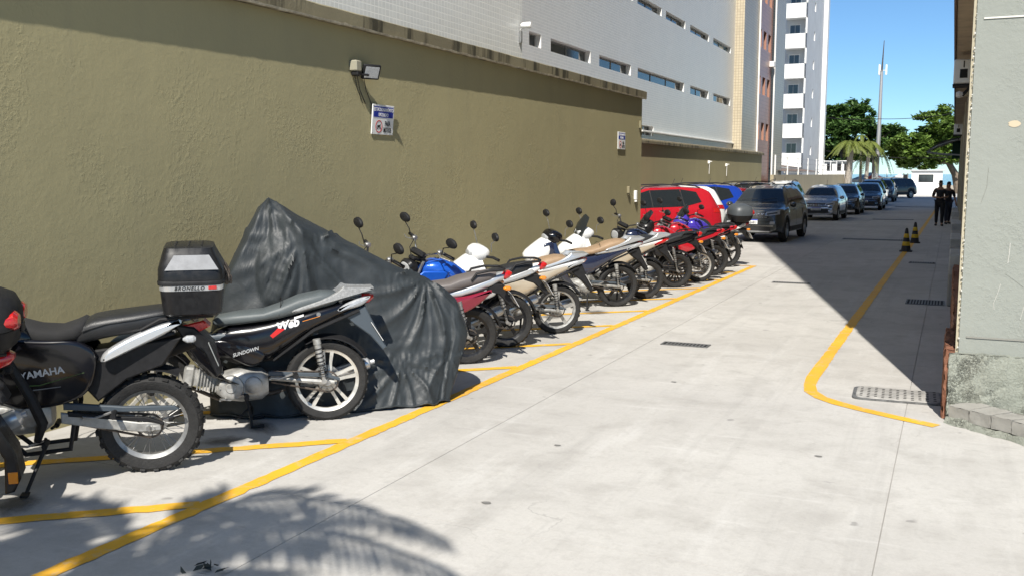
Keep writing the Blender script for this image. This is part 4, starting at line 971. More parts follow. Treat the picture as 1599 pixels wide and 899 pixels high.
def rear_end(p, R, pivot, tail, shock_top, shock_mat=M_STEEL, guard=M_BLACKM, sw=M_BLACKM, fend=M_BLACKM, fend_a=(20, 165), fr=.06, mono=False, sw_w=.085):
    s_ = MB()
    for y in (sw_w, -sw_w): s_.tube([(pivot[0], y * .8, pivot[1]), (pivot[0] * .5, y, (pivot[1] + R) / 2), (.0, y, R), (-.05, y, R)], [.024, .022, .026, .02], 8)
    s_.cyl((pivot[0] - .05, -sw_w, pivot[1]), (pivot[0] - .05, sw_w, pivot[1]), .022, n=10); so = s_.build('swingarm', sw, p, 40)
    c = MB(); c.prism([(pivot[0] + .02, pivot[1] + .055), (pivot[0] * .4, R + .085), (.02, R + .075), (-.09, R + .03), (-.09, R + .01), (.02, R + .045), (pivot[0] + .02, pivot[1] + .02)], sw_w + .006, sw_w + .032, .004); c.build('chain_guard', guard, so)
    ch = MB(); ch.lathe([(.072, .070), (.085, .070), (.085, .076), (.072, .076)], (0, 0, R), 'y', 26, True)
    ch.tube([(0, .073, R + .08), (pivot[0], .073, pivot[1] + .04)], .008, 5); ch.tube([(0, .073, R - .08), (pivot[0], .073, pivot[1] - .035)], .008, 5); ch.build('chain', M_DSTEEL, so)
    ax = MB(); ax.cyl((0, -.13, R), (0, .13, R), .012, n=10).cyl((0, .115, R), (0, .135, R), .02, n=6).cyl((0, -.115, R), (0, -.135, R), .02, n=6); ax.build('axle', M_STEEL, so)
    for y in ((.135, -.135) if not mono else ()):
        t = V(shock_top[0], y, shock_top[1]); b = V(.03, y, R + .02); d = (t - b)
        q = MB(); q.cyl(b, b + d * .5, .014, n=8).cyl(b + d * .42, b + d * .93, .026, n=12).cyl(b + d * .88, t, .03, n=12).cyl(b - V(0, .015, 0), b + V(0, .015, 0), .02, n=10)
        qo = q.build('shock_absorber', shock_mat, p)
        cs = MB(); hel = []
        for i in range(60): a = i / 59; hel.append(b + d * (.15 + .7 * a) + V(.030 * cos(i * .75), .030 * sin(i * .75), 0))
        cs.tube(hel, .0045, 5); cs.build('spring', M_BLACKM, qo)
    f = MB(); rings = []; Rf = R + fr
    for i in range(15):
        a = radians(fend_a[0] + (fend_a[1] - fend_a[0]) * i / 14); ca, sa = cos(a), sin(a); W_ = .075
        rings.append([V(Rf * ca, W_ * k, R + Rf * sa) - V(ca, 0, sa) * (.0 if abs(k) < .6 else .025) for k in (-1, -.6, 0, .6, 1)] + [V((Rf - .008) * ca, W_ * k, R + (Rf - .008) * sa) - V(ca, 0, sa) * (.0 if abs(k) < .6 else .025) for k in (1, .6, 0, -.6, -1)])
    f.loft(rings); f.build('rear_fender', fend, p, 50)
def exhaust(p, pts, r0, mp, mq, m1=M_DSTEEL, m2=M_SILVER, r1=.055, shield=None):
    e = MB(); e.tube(pts, r0, 10); eo = e.build('exhaust_pipe', m1, p)
    a, b = Vector(mp), Vector(mq); d = b - a; q = MB(); q.tube([a, a + d * .08, a + d * .16, a + d * .92, a + d * .97, b], [r0 * 1.1, r1 * .75, r1, r1, r1 * .9, r1 * .45], 16); q.cyl(b - d.normalized() * .002, b + d.normalized() * .03, .018, n=10); mo = q.build('muffler', m2, eo)
    if shield is not None:
        s_ = MB(); u = d.normalized(); 
        rings = [[a + d * t + (V(0, -1, 0) * cos(k * .5 - 1) + u.cross(V(0, 1, 0)) * sin(k * .5 - 1)) * (r1 + .008) for k in range(5)] for t in (.2, .4, .6, .8)]
        s_.loft(rings, cap=False, closed=False); s_.build('heat_shield', shield, eo)
def side_stand(p, top, foot, m=M_BLACKM):
    s_ = MB(); s_.tube([top, Vector(top).lerp(Vector(foot), .5), foot], [.014, .012, .011], 8); s_.cbox(Vector(foot) + V(.0, .02, .006), (.05, .07, .012), .004); s_.build('side_stand', m, p)
def center_stand(p, x, z):
    s_ = MB()
    for y in (.11, -.11): s_.tube([(x, y * .6, z), (x - .04, y, z * .4), (x - .05, y * 1.2, .012), (x - .14, y * 1.25, .02)], .013, 7)
    s_.cyl((x - .05, -.13, .10), (x - .05, .13, .10), .011, n=8); s_.tube([(x - .02, .10, .14), (x + .04, .17, .10), (x + .06, .21, .11)], .01, 6); s_.build('center_stand', M_BLACKM, p)
def bike_frame(p, head, pivot, tail, m=M_BLACKM):
    f = MB(); h = V(head[0], 0, head[1])
    f.cyl(h + V(-.02, 0, .08), h + V(.05, 0, -.10), .032, n=12)
    f.tube([h, (pivot[0] + .15, 0, head[1] - .16), (pivot[0], 0, pivot[1] + .25)], .026, 8)
    for y in (.09, -.09):
        f.tube([h + V(.02, 0, -.06), (head[0] - .14, y * .6, .40), (pivot[0] + .28, y, .20), (pivot[0] + .02, y, .22), (pivot[0] - .03, y, pivot[1] + .05), (pivot[0] - .02, y, pivot[1] + .3)], .016, 7)
        f.tube([(pivot[0], y, pivot[1] + .28), (.05, y * 1.1, tail[1] - .10), (tail[0] + .12, y * .8, tail[1] - .05)], .014, 7)
    return f.build('frame', m, p)
def pegs(p, x, z, y=.2):
    for s_ in (1, -1):
        q = MB(); q.tube([(x, s_ * .10, z), (x - .02, s_ * (y - .05), z), (x - .02, s_ * y, z)], .011, 6); q.cyl((x - .02, s_ * (y - .07), z), (x - .02, s_ * (y + .03), z), .018, n=8); q.build('footpeg', M_BLACKM, p)
    q = MB(); q.tube([(x, .13, z), (x + .10, .14, z - .03), (x + .17, .14, z - .02), (x + .17, .19, z - .02)], .008, 6); q.build('gear_lever', M_STEEL, p)
def fork(p, T, ax, az, top, m=M_STEEL, low=M_ALU, w_=.095, boots=False):
    for s_ in (1, -1):
        f = MB(); a = V(ax, s_ * w_, az); t = V(top[0], s_ * w_, top[1]); d = t - a; f.cyl(a + d * .40, t, .017, n=10); T(f); fo = f.build('fork_tube', m, p)
        g = MB(); g.cyl(a - d * .02, a + d * .5, .026, n=12); g.cyl(a - V(0, .03, 0), a + V(0, .03, 0), .016, n=8); T(g); g.build('fork_slider', low, fo)
        if boots:
            b = MB(); n = 12; b.tube([a + d * (.45 + .4 * i / n) for i in range(n + 1)], [.036 if i % 2 else .029 for i in range(n + 1)], 12); T(b); b.build('fork_boot', M_BLACKM, fo)
    c = MB(); d = (V(top[0], 0, top[1]) - V(ax, 0, az)).normalized(); tp = V(top[0], 0, top[1])
    RM = d.to_track_quat('Z', 'Y').to_matrix()
    for k in (-.02, -.2): c.cbox(tp + d * k - V(.02, 0, 0), (.09, 2 * w_ + .06, .035), .008, RM)
    T(c); c.build('triple_clamp', M_BLACKM, p)
def front_fender(p, T, ax, R, m, a0=30, a1=150, fr=.04, W_=.07):
    f = MB(); rings = []; Rf = R + fr
    for i in range(13):
        a = radians(a0 + (a1 - a0) * i / 12); ca, sa = cos(a), sin(a)
        rings.append([V(ax + Rf * ca, W_ * k, R + Rf * sa) - V(ca, 0, sa) * (0 if abs(k) < .6 else .03) for k in (-1, -.6, 0, .6, 1)] + [V(ax + (Rf - .008) * ca, W_ * k, R + (Rf - .008) * sa) - V(ca, 0, sa) * (0 if abs(k) < .6 else .03) for k in (1, .6, 0, -.6, -1)])
    f.loft(rings); T(f); f.build('front_fender', m, p, 50)
def grab_rail(p, x0, x1, z, m=M_BLACKM, y=.12, up=.05):
    g = MB(); g.tube([(x0, y, z - .05), (x0 - .05, y * 1.05, z + up * .5), ((x0 + x1) / 2, y * 1.05, z + up), (x1 + .03, y * .85, z + up), (x1, y * .4, z + up), (x1, -y * .4, z + up), (x1 + .03, -y * .85, z + up), ((x0 + x1) / 2, -y * 1.05, z + up), (x0 - .05, -y * 1.05, z + up * .5), (x0, -y, z - .05)], .013, 8); g.build('grab_rail', m, p)
def panel(p, name, poly, y, th, m, b=.006, slope=0.0, both=True, xr=0.0):
    for s_ in ((1, -1) if both else (1,)):
        q = MB(); q.pillow(poly, y, th, s_, .028, y_of=lambda a, c: slope * (c - .7) + xr * a); o = q.build(name, m, p, 55)
    return o

def make_naked(label, loc, rz, tank=M_BLUEP, seat=M_SEAT, tail=M_WPAINT, side=M_BLACK, rimm=M_BLACK, steer=.35, lean=6, bar=M_BLACKM, muff=M_SILVER, big=False, fairing=None, light_z=.0, headl=M_BLACK, style='mag5', rounded_mir=False, topbox=None, sidetxt=None, tanktxt=None, grab=True, flap=False, cover=None, group='motorcycles parked along the olive wall'):
    p = empty('motorcycle', loc, rz, radians(-lean)); tag(p, label, 'motorcycle', group)
    R = .305; fx = 1.33; T = steer_fn(steer, (1.03, 0, .95))
    wheel(p, 0, R, .12 if big else .10, style, rimm, .225); wheel(p, fx, R, .085, style, rimm, .225, st=T)
    bike_frame(p, (1.03, .92), (.44, .40), (-.3, .86)); rear_end(p, R, (.44, .38), (-.3, .86), (.13, .70))
    engine_block(p, .66, .36); exhaust(p, [(.85, -.05, .55), (.99, -.06, .44), (.92, -.10, .22), (.5, -.16, .20), (.15, -.18, .30)], .019, (.15, -.18, .30), (-.42, -.20, .52), m2=muff, shield=M_STEEL)
    fork(p, T, fx, R, (1.03, 1.06)); front_fender(p, T, fx, R, tank); handlebar(p, T, .96, 1.13, .37, bar); mirrors(p, T, .93, 1.18, .36, .18, round_=rounded_mir)
    h = MB(); h.sloft([(1.06, .88, 1.02, .06), (1.10, .86, 1.06, .095), (1.17, .86, 1.07, .10), (1.20, .875, 1.05, .09)], 18, 2.6); T(h); ho = h.build('headlight', headl, p)
    l = MB(); l.sloft([(1.198, .885, 1.04, .08), (1.205, .90, 1.03, .066), (1.207, .93, 1.0, .03)], 18, 2.6); T(l); l.build('headlight_lens', M_CLEARL, ho)
    d = MB(); d.cbox((1.03, 0, 1.12), (.10, .20, .07), .02, (0, -.5, 0)); T(d); d.build('instrument_cluster', M_BLACKM, p)
    t = MB(); t.sloft([(.46, .80, .87, .07), (.52, .76, .92, .11), (.62, .74, .99, .135), (.76, .75, 1.045, .155), (.88, .79, 1.045, .15), (.97, .84, 1.01, .11), (1.02, .89, .97, .05)], 24, 2.5); to = t.build('fuel_tank', tank, p, 60)
    c = MB(); c.cyl((.80, 0, 1.035), (.80, 0, 1.056), .04, n=18); c.build('fuel_cap', M_CHROME, to)
    for s_ in (1, -1):
        q = MB(); q.prism([(.70, .92), (.98, .93), (1.10, .84), (1.02, .70), (.90, .66), (.78, .78)], s_ * .145, s_ * .165, .01); q.build('tank_shroud', tank, to, 30)
    s_ = MB(); s_.sloft([(.60, .80, .86, .06), (.52, .78, .885, .10), (.38, .77, .875, .135), (.22, .78, .89, .14), (.12, .80, .93, .13), (-.05, .84, .965, .115), (-.20, .88, .985, .095), (-.27, .91, .975, .06)], 22, 3.2); s_.build('seat', seat, p, 60)
    panel(p, 'side_panel', [(.20, .60), (.46, .56), (.50, .72), (.40, .80), (.22, .77), (.12, .70)], .12, .03, side, .01)
    q = MB(); q.sloft([(.34, .735, .79, .10), (.26, .70, .80, .118), (.10, .715, .83, .118), (-.06, .755, .88, .108), (-.22, .815, .93, .09), (-.34, .875, .965, .07), (-.40, .92, .97, .045)], 22, 2.5); q.build('tail_fairing', tail, p, 60)
    if cover is None: panel(p, 'tail_stripe', [(.22, .745), (.0, .80), (-.26, .89), (-.28, .905), (.0, .825), (.22, .77)], .108, .014, side if side is not M_BLACK else M_GLOSSB, .01, xr=.07)
    else: panel(p, 'rear_side_cover', [(.38, .74), (.10, .735), (-.16, .79), (-.24, .80), (-.10, .66), (.10, .55), (.36, .54)], .118, .025, cover, .01, xr=.06)
    q = MB(); q.sloft([(-.33, .90, .96, .065), (-.37, .88, .97, .07), (-.42, .90, .975, .055), (-.445, .93, .96, .03)], 16, 2.8); q.build('tail_light', M_REDL, p)
    q = MB(); q.prism([(-.20, .86), (-.34, .84), (-.40, .70), (-.37, .68), (-.30, .74), (-.18, .78)] if flap else [(-.20, .86), (-.34, .84), (-.47, .62), (-.44, .60), (-.30, .74), (-.18, .78)], -.07, .07, .008); q.build('plate_hanger', M_BLACKM, p)
    if flap:
        q = MB(); q.prism([(-.24, .62), (-.32, .60), (-.42, .40), (-.44, .24), (-.40, .16), (-.35, .15), (-.36, .36), (-.28, .52)], -.09, .09, .012); fo_ = q.build('mud_flap', M_BLACK, p)
        q = MB(); q.cbox((-.40, .093, .25), (.05, .008, .07), .003); q.build('reflector', M_AMBER, fo_)
    else: plate_rear(p, -.47, .68)
    indicators(p, -.36, .82, m=M_BLACKM if flap else M_AMBER)
    if grab: grab_rail(p, .0, -.36, .95)
    pegs(p, .42, .32); side_stand(p, (.52, .12, .24), (.60, .30, .035))
    if sidetxt: text_mesh('lettering', sidetxt[0], sidetxt[1], sidetxt[2], p, basis((.32, .153, .67), (-1, 0, 0), (0, 0, 1)), .0008, bold=.001)
    if tanktxt: text_mesh('lettering', tanktxt[0], tanktxt[1], tanktxt[2], p, basis((.80, .168, .86), (-1, 0, .0), (0, 0, 1)), .0008, bold=.001, shear=.2)
    if fairing is not None:
        f = MB(); f.sloft([(.98, .98, 1.12, .10), (1.06, .86, 1.16, .15), (1.16, .80, 1.13, .15), (1.24, .82, 1.04, .11), (1.28, .87, .97, .05)], 20, 2.4); T2 = steer_fn(steer * .6, (1.03, 0, .95)); T2(f); f.build('headlight_fairing', fairing, p, 60)
        w_ = MB(); w_.loft([[V(1.16, -.12, 1.10), V(1.2, 0, 1.12), V(1.16, .12, 1.10)], [V(1.08, -.11, 1.22), V(1.12, 0, 1.26), V(1.08, .11, 1.22)], [V(1.0, -.07, 1.30), V(1.02, 0, 1.34), V(1.0, .07, 1.30)]], cap=False, closed=False); T2(w_); w_.build('windscreen', M_GLASS, p, 60)
    if topbox: topcase(p, *topbox)
    return p
def topcase(p, x, z, s_=1.0, kind='round', top=M_BLACKM):
    if kind == 'round':
        r = MB(); r.box((x, 0, z - .015), (.26 * s_, .2 * s_, .03)); r.tube([(x + .2, .09, z - .08), (x, .10, z - .02), (x - .15, .10, z - .02)], .01, 6).tube([(x + .2, -.09, z - .08), (x, -.10, z - .02), (x - .15, -.10, z - .02)], .01, 6); r.build('luggage_rack', M_BLACKM, p)
        b = MB(); b.rrect_loft([(z, x, 0, .15 * s_, .16 * s_), (z + .03 * s_, x, 0, .19 * s_, .20 * s_), (z + .12 * s_, x, 0, .21 * s_, .225 * s_)], 6, 3.2); bo = b.build('top_box', M_BLACKM, p, 50)
        l = MB(); l.rrect_loft([(z + .124 * s_, x, 0, .215 * s_, .23 * s_), (z + .20 * s_, x, 0, .215 * s_, .228 * s_), (z + .27 * s_, x, 0, .185 * s_, .20 * s_), (z + .31 * s_, x + .01, 0, .12 * s_, .14 * s_), (z + .32 * s_, x + .01, 0, .05 * s_, .06 * s_)], 6, 3.0); l.build('lid', top, bo, 60)
        for y in (.11, -.11):
            q = MB(); q.sloft([(x - .219 * s_, z + .13 * s_, z + .20 * s_, .05 * s_, y * s_), (x - .20 * s_, z + .12 * s_, z + .22 * s_, .07 * s_, y * s_), (x - .15 * s_, z + .14 * s_, z + .20 * s_, .05 * s_, y * s_ * 1.3)], 12, 2.4); q.build('reflector', M_REDL, bo)
        q = MB(); q.cbox((x - .214 * s_, 0, z + .11 * s_), (.02, .06, .06), .006); q.build('latch', M_BLACK, bo)

def make_moped(label, loc, rz, body=M_GLOSSB, seat=M_GSEAT, front=M_WPAINT, tail=M_BLACK, rimm=M_ALU, steer=.3, center=True, lean=5, style='magd', rack=mat('speckled_grey_rail', (.22, .225, .225), .6, .2, nscale=60, namt=.3), cowl=None, muff=M_SILVER, scale=1.0, light=M_CLEARL, shield=None, engine=M_ALU, web=False, rack_kind='rack', box=None, screen=False, nose=True, tail_col=None, group='motorcycles parked along the olive wall'):
    p = empty('motorcycle', loc, rz, 0 if center else radians(-lean)); p.scale = (scale,) * 3; tag(p, label, 'motorcycle', group)
    R = .315; fx = 1.30; T = steer_fn(steer, (1.04, 0, .92), (-.46, 0, .89)); dz = .035 if center else 0
    wheel(p, 0, R, .085, style, rimm, .245); wheel(p, fx, R, .075, style, rimm, .245, st=T)
    f = MB(); f.tube([(1.04, 0, .90), (.92, 0, .62), (.66, 0, .50), (.36, 0, .52)], .032, 8)
    for y in (.1, -.1): f.tube([(.40, y * .6, .5), (.1, y, .72), (-.25, y * .8, .86)], .014, 6)
    f.build('frame', M_BLACKM, p)
    rear_end(p, R, (.42, .37), (-.3, .86), (.08, .66), shock_mat=M_ALU, guard=mat('slate_plastic', (.055, .07, .085), .5), sw=M_ALU, fend_a=(62, 150), fr=.05)
    engine_block(p, .66, .33, engine, True)
    exhaust(p, [(.98, -.05, .42), (1.02, -.08, .30), (.8, -.12, .18), (.4, -.16, .2), (.2, -.17, .25)], .016, (.2, -.17, .25), (-.36, -.18, .40), m2=muff, r1=.05, shield=M_STEEL)
    fork(p, T, fx, R, (1.06, .92), low=M_BLACKM); front_fender(p, T, fx, R, front, 25, 150)
    ls = shield or front
    # leg shield: bent sheet each side
    for s_ in (1, -1):
        q = MB(); rings = []
        for x, z, yo, xi, yi in ((1.06, 1.0, .13, 1.14, .03), (1.02, .86, .20, 1.16, .03), (.97, .70, .235, 1.10, .05), (.90, .54, .22, 1.0, .08), (.80, .42, .20, .9, .12), (.70, .36, .17, .78, .13)):
            rings.append([V(xi, s_ * yi, z + .02), V((x + xi) / 2 + .02, s_ * (yo + yi) / 2, z + .01), V(x, s_ * yo, z), V(x - .05, s_ * (yo + .005), z - .01), V(x - .05, s_ * (yo - .015), z - .01), V(x - .012, s_ * (yo - .02), z), V((x + xi) / 2, s_ * ((yo + yi) / 2 - .01), z + .005), V(xi - .015, s_ * yi, z + .015)])
        q.loft(rings); q.build('leg_shield', ls, p, 50)
    c = MB(); c.sloft([(1.06, .74, .90, .05), (.98, .60, .84, .075), (.86, .54, .72, .085), (.70, .52, .68, .085), (.56, .54, .72, .09), (.46, .56, .74, .09)], 18, 2.8); c.build('centre_tunnel', body, p, 50)
    # rear body
    poly = [(.84, .66), (.72, .56), (.55, .46), (.40, .50), (.27, .63), (.10, .74), (-.08, .83), (-.30, .90), (-.33, .955), (-.16, .945), (.10, .89), (.40, .83), (.62, .80), (.78, .76)]
    for s_ in (1, -1):
        if s_ == 1:
            q = MB(); q.sloft([(.86, .64, .70, .06), (.80, .585, .745, .092), (.70, .535, .775, .118), (.55, .475, .80, .134), (.43, .505, .82, .138), (.33, .575, .842, .137), (.22, .65, .865, .135), (.08, .735, .895, .128), (-.08, .81, .925, .112), (-.22, .865, .945, .092), (-.31, .90, .955, .065)], 26, 2.7); po = q.build('rear_body', body, p, 60)
        if tail_col is not None:
            q = MB(); q.pillow([(.10, .835), (-.08, .87), (-.31, .915), (-.335, .96), (-.16, .945), (.10, .895), (.40, .835), (.42, .80)], .118, .020, s_, .02, y_of=lambda a, c: .08 * (a - .2) if a < .2 else 0); q.build('tail_trim', tail_col, po, 55)
        if web:
            q = MB(); q.pillow([(.86, .66), (.78, .69), (.62, .655), (.52, .62), (.44, .56), (.50, .48), (.58, .465), (.74, .555)], .112, .028, s_, .025, y_of=lambda a, c: -.12 * max(0, a - .5)); q.build('lower_side_cover', M_GLOSSB, po, 55)
            q = MB(); q.pillow([(.90, .68), (.86, .72), (.70, .735), (.56, .70), (.66, .675), (.84, .66)], .10, .03, s_, .02, y_of=lambda a, c: -.12 * max(0, a - .5)); q.build('knee_panel', mat('slate_plastic', (.055, .07, .085), .5), po, 55)
    mid = MB(); mid.sloft([(.76, .62, .74, .08), (.5, .58, .79, .10), (.2, .70, .86, .105), (-.1, .83, .91, .09), (-.28, .885, .94, .06)], 16, 3); mid.build('under_seat', M_BLACKM, p, 50)
    s_ = MB(); s_.sloft([(.83, .785, .815, .05), (.78, .77, .855, .09), (.64, .78, .875, .13), (.46, .80, .885, .145), (.34, .815, .925, .145), (.20, .845, .985, .14), (.04, .88, 1.015, .13), (-.06, .905, 1.01, .11), (-.10, .93, .985, .08)], 24, 3.0); so = s_.build('seat', seat, p, 60)
    st = MB(); st.tube([(.35, .143, .85), (.335, .12, .93), (.33, .06, .965), (.33, 0, .968), (.33, -.06, .965), (.335, -.12, .93)], .003, 5); st.build('seat_seam', M_BLACKM, so)
    if rack_kind == 'rack':
        for s_ in (1, -1):
            q = MB(); q.pillow([(.20, .865), (.26, .862), (.25, .89), (.0, .965), (-.10, 1.02), (-.13, 1.06), (-.16, 1.04), (-.34, 1.035), (-.37, 1.02), (-.18, .975), (-.02, .925)], .122, .022, s_, .012, y_of=lambda a, c: .06 * (a - .1)); q.build('grab_rail', rack, p, 55)
        q = MB(); q.prism([(-.12, 1.0), (-.36, 1.02), (-.36, 1.035), (-.15, 1.03)], -.11, .11, .004); q.build('rear_carrier', rack, p, 30)
    else: grab_rail(p, .08, -.30, 1.0, rack)
    for s_ in (1, -1):
        q = MB(); q.pillow([(-.06, .855), (-.27, .885), (-.36, .97), (-.26, .965), (-.12, .905)], .098, .028, s_, .02, y_of=lambda a, c: .14 * (a + .1)); q.build('rear_indicator', light, p, 55)
    q = MB(); q.sloft([(-.27, .90, .985, .09), (-.33, .91, .985, .075), (-.365, .94, .975, .04)], 16, 3); q.build('tail_light', M_REDL, p)
    q = MB(); q.prism([(-.12, .84), (-.30, .89), (-.34, .80), (-.46, .56), (-.43, .54), (-.33, .66), (-.20, .76)], -.07, .07, .008); q.build('rear_mudguard', mat('slate_plastic', (.055, .07, .085), .5) if web else M_BLACKM, p)
    plate_rear(p, -.385, .69); pegs(p, .26, .40, .22); pegs(p, .62, .26, .24)
    if center: center_stand(p, .62, .27)
    else: side_stand(p, (.5, .12, .24), (.56, .28, .03))
    cw = cowl or front
    h = MB(); h.sloft([(.92, 1.06, 1.10, .08), (.95, 1.02, 1.135, .14), (1.01, .98, 1.165, .16), (1.08, .98, 1.17, .15), (1.14, 1.0, 1.145, .11), (1.18, 1.03, 1.10, .05)], 22, 2.9); T(h); ho = h.build('handlebar_cowl', cw, p, 60)
    l = MB(); l.sloft([(1.155, 1.02, 1.12, .09), (1.182, 1.035, 1.105, .06), (1.186, 1.06, 1.08, .025)], 16, 2.4); T(l); l.build('headlight_lens', M_CLEARL, ho)
    i_ = MB(); i_.cbox((.975, 0, 1.115), (.10, .18, .03), .01, (0, -.75, 0)); T(i_); i_.build('instrument_cluster', M_BLACKM, ho)
    for s_ in (1, -1):
        g = MB(); g.tube([(.99, s_ * .13, 1.04), (.95, s_ * .25, 1.06), (.92, s_ * .36, 1.05)], [.014, .018, .018], 10); T(g); g.build('grip', M_BLACKM, p)
    mirrors(p, T, .96, 1.12, .31, .20 if not web else .06, stalk=M_STEEL, fwd=0 if not web else .12)
    fr_ = MB(); fr_.sloft([(.99, .93, 1.02, .06), (1.03, .80, 1.09, .13), (1.12, .70, 1.09, .17), (1.22, .66, 1.03, .18), (1.33, .68, .95, .155), (1.42, .72, .88, .10), (1.46, .77, .83, .05)] if nose else [(1.07, .60, .95, .06), (1.12, .64, .93, .075), (1.16, .70, .90, .06), (1.18, .76, .86, .03)], 22, 2.3); fr_.build('front_apron', front, p, 60)
    if nose:
        for s_ in (1, -1):
            q = MB(); q.pillow([(1.20, .90), (1.38, .84), (1.43, .80), (1.34, .80), (1.22, .85)], .14, .02, s_, .012, y_of=lambda a, c: -.25 * max(0, a - 1.2)); q.build('front_indicator', M_CLEARL, p, 55)
            q = MB(); q.pillow([(1.06, 1.02), (1.20, .98), (1.22, .92), (1.12, .78), (1.02, .84)], .145, .02, s_, .02); q.build('side_fairing', shield or front, p, 55)
    if screen:
        w_ = MB(); w_.loft([[V(1.16, -.13, 1.05), V(1.2, 0, 1.07), V(1.16, .13, 1.05)], [V(1.09, -.14, 1.20), V(1.13, 0, 1.23), V(1.09, .14, 1.20)], [V(1.02, -.09, 1.32), V(1.04, 0, 1.36), V(1.02, .09, 1.32)]], cap=False, closed=False); T(w_); w_.build('windscreen', M_GLASS, p, 60)
    if web:
        F = lambda x, z, y: basis((x, y, z), (-1, 0, .24), (.24, 0, 1))
        text_mesh('lettering', 'Web', .085, M_WINK, p, F(.295, .775, .1325), .004, bold=.003, shear=.35)
        text_mesh('lettering', 'SUNDOWN', .036, mat('grey_print', (.35, .36, .37), .5), p, basis((.60, .134, .585), (-1, .02, .26), (.26, 0, 1)), .003, bold=.0008, shear=.3)
        q = MB(); q.prism([(.42, .70), (.36, .755), (.31, .745), (.40, .68)], .125, .1385, .001); q.build('red_sticker', M_RINK, p, 0)
        q = MB(); q.prism([(.18, .795), (.05, .83), (.05, .834), (.18, .80)], .12, .1345, .0008); q.build('stripe_sticker', M_AMBER, p, 0)
        q = MB(); q.prism([(.24, .815), (.17, .835), (.17, .85), (.24, .83)], .115, .134, .001); q.build('stripe_sticker', M_WINK, p, 0)
        q = MB(); q.cyl((.06, .10, .845), (.06, .132, .845), .016, n=14); q.build('lock', M_STEEL, p)
    if box: topcase(p, *box)
    return p
def at(u, v):
    p, y = radians(PITCH), radians(YAW); f = V(-sin(y) * cos(p), cos(y) * cos(p), -sin(p)); rt = V(cos(y), sin(y), 0); up = rt.cross(f)
    rr = f + rt * ((u - 799.5) / FPX) - up * ((v - 449.5) / FPX); g = V(0, 0, CAM_H) + rr * (-CAM_H / rr.z); return (g.x, g.y, 0)

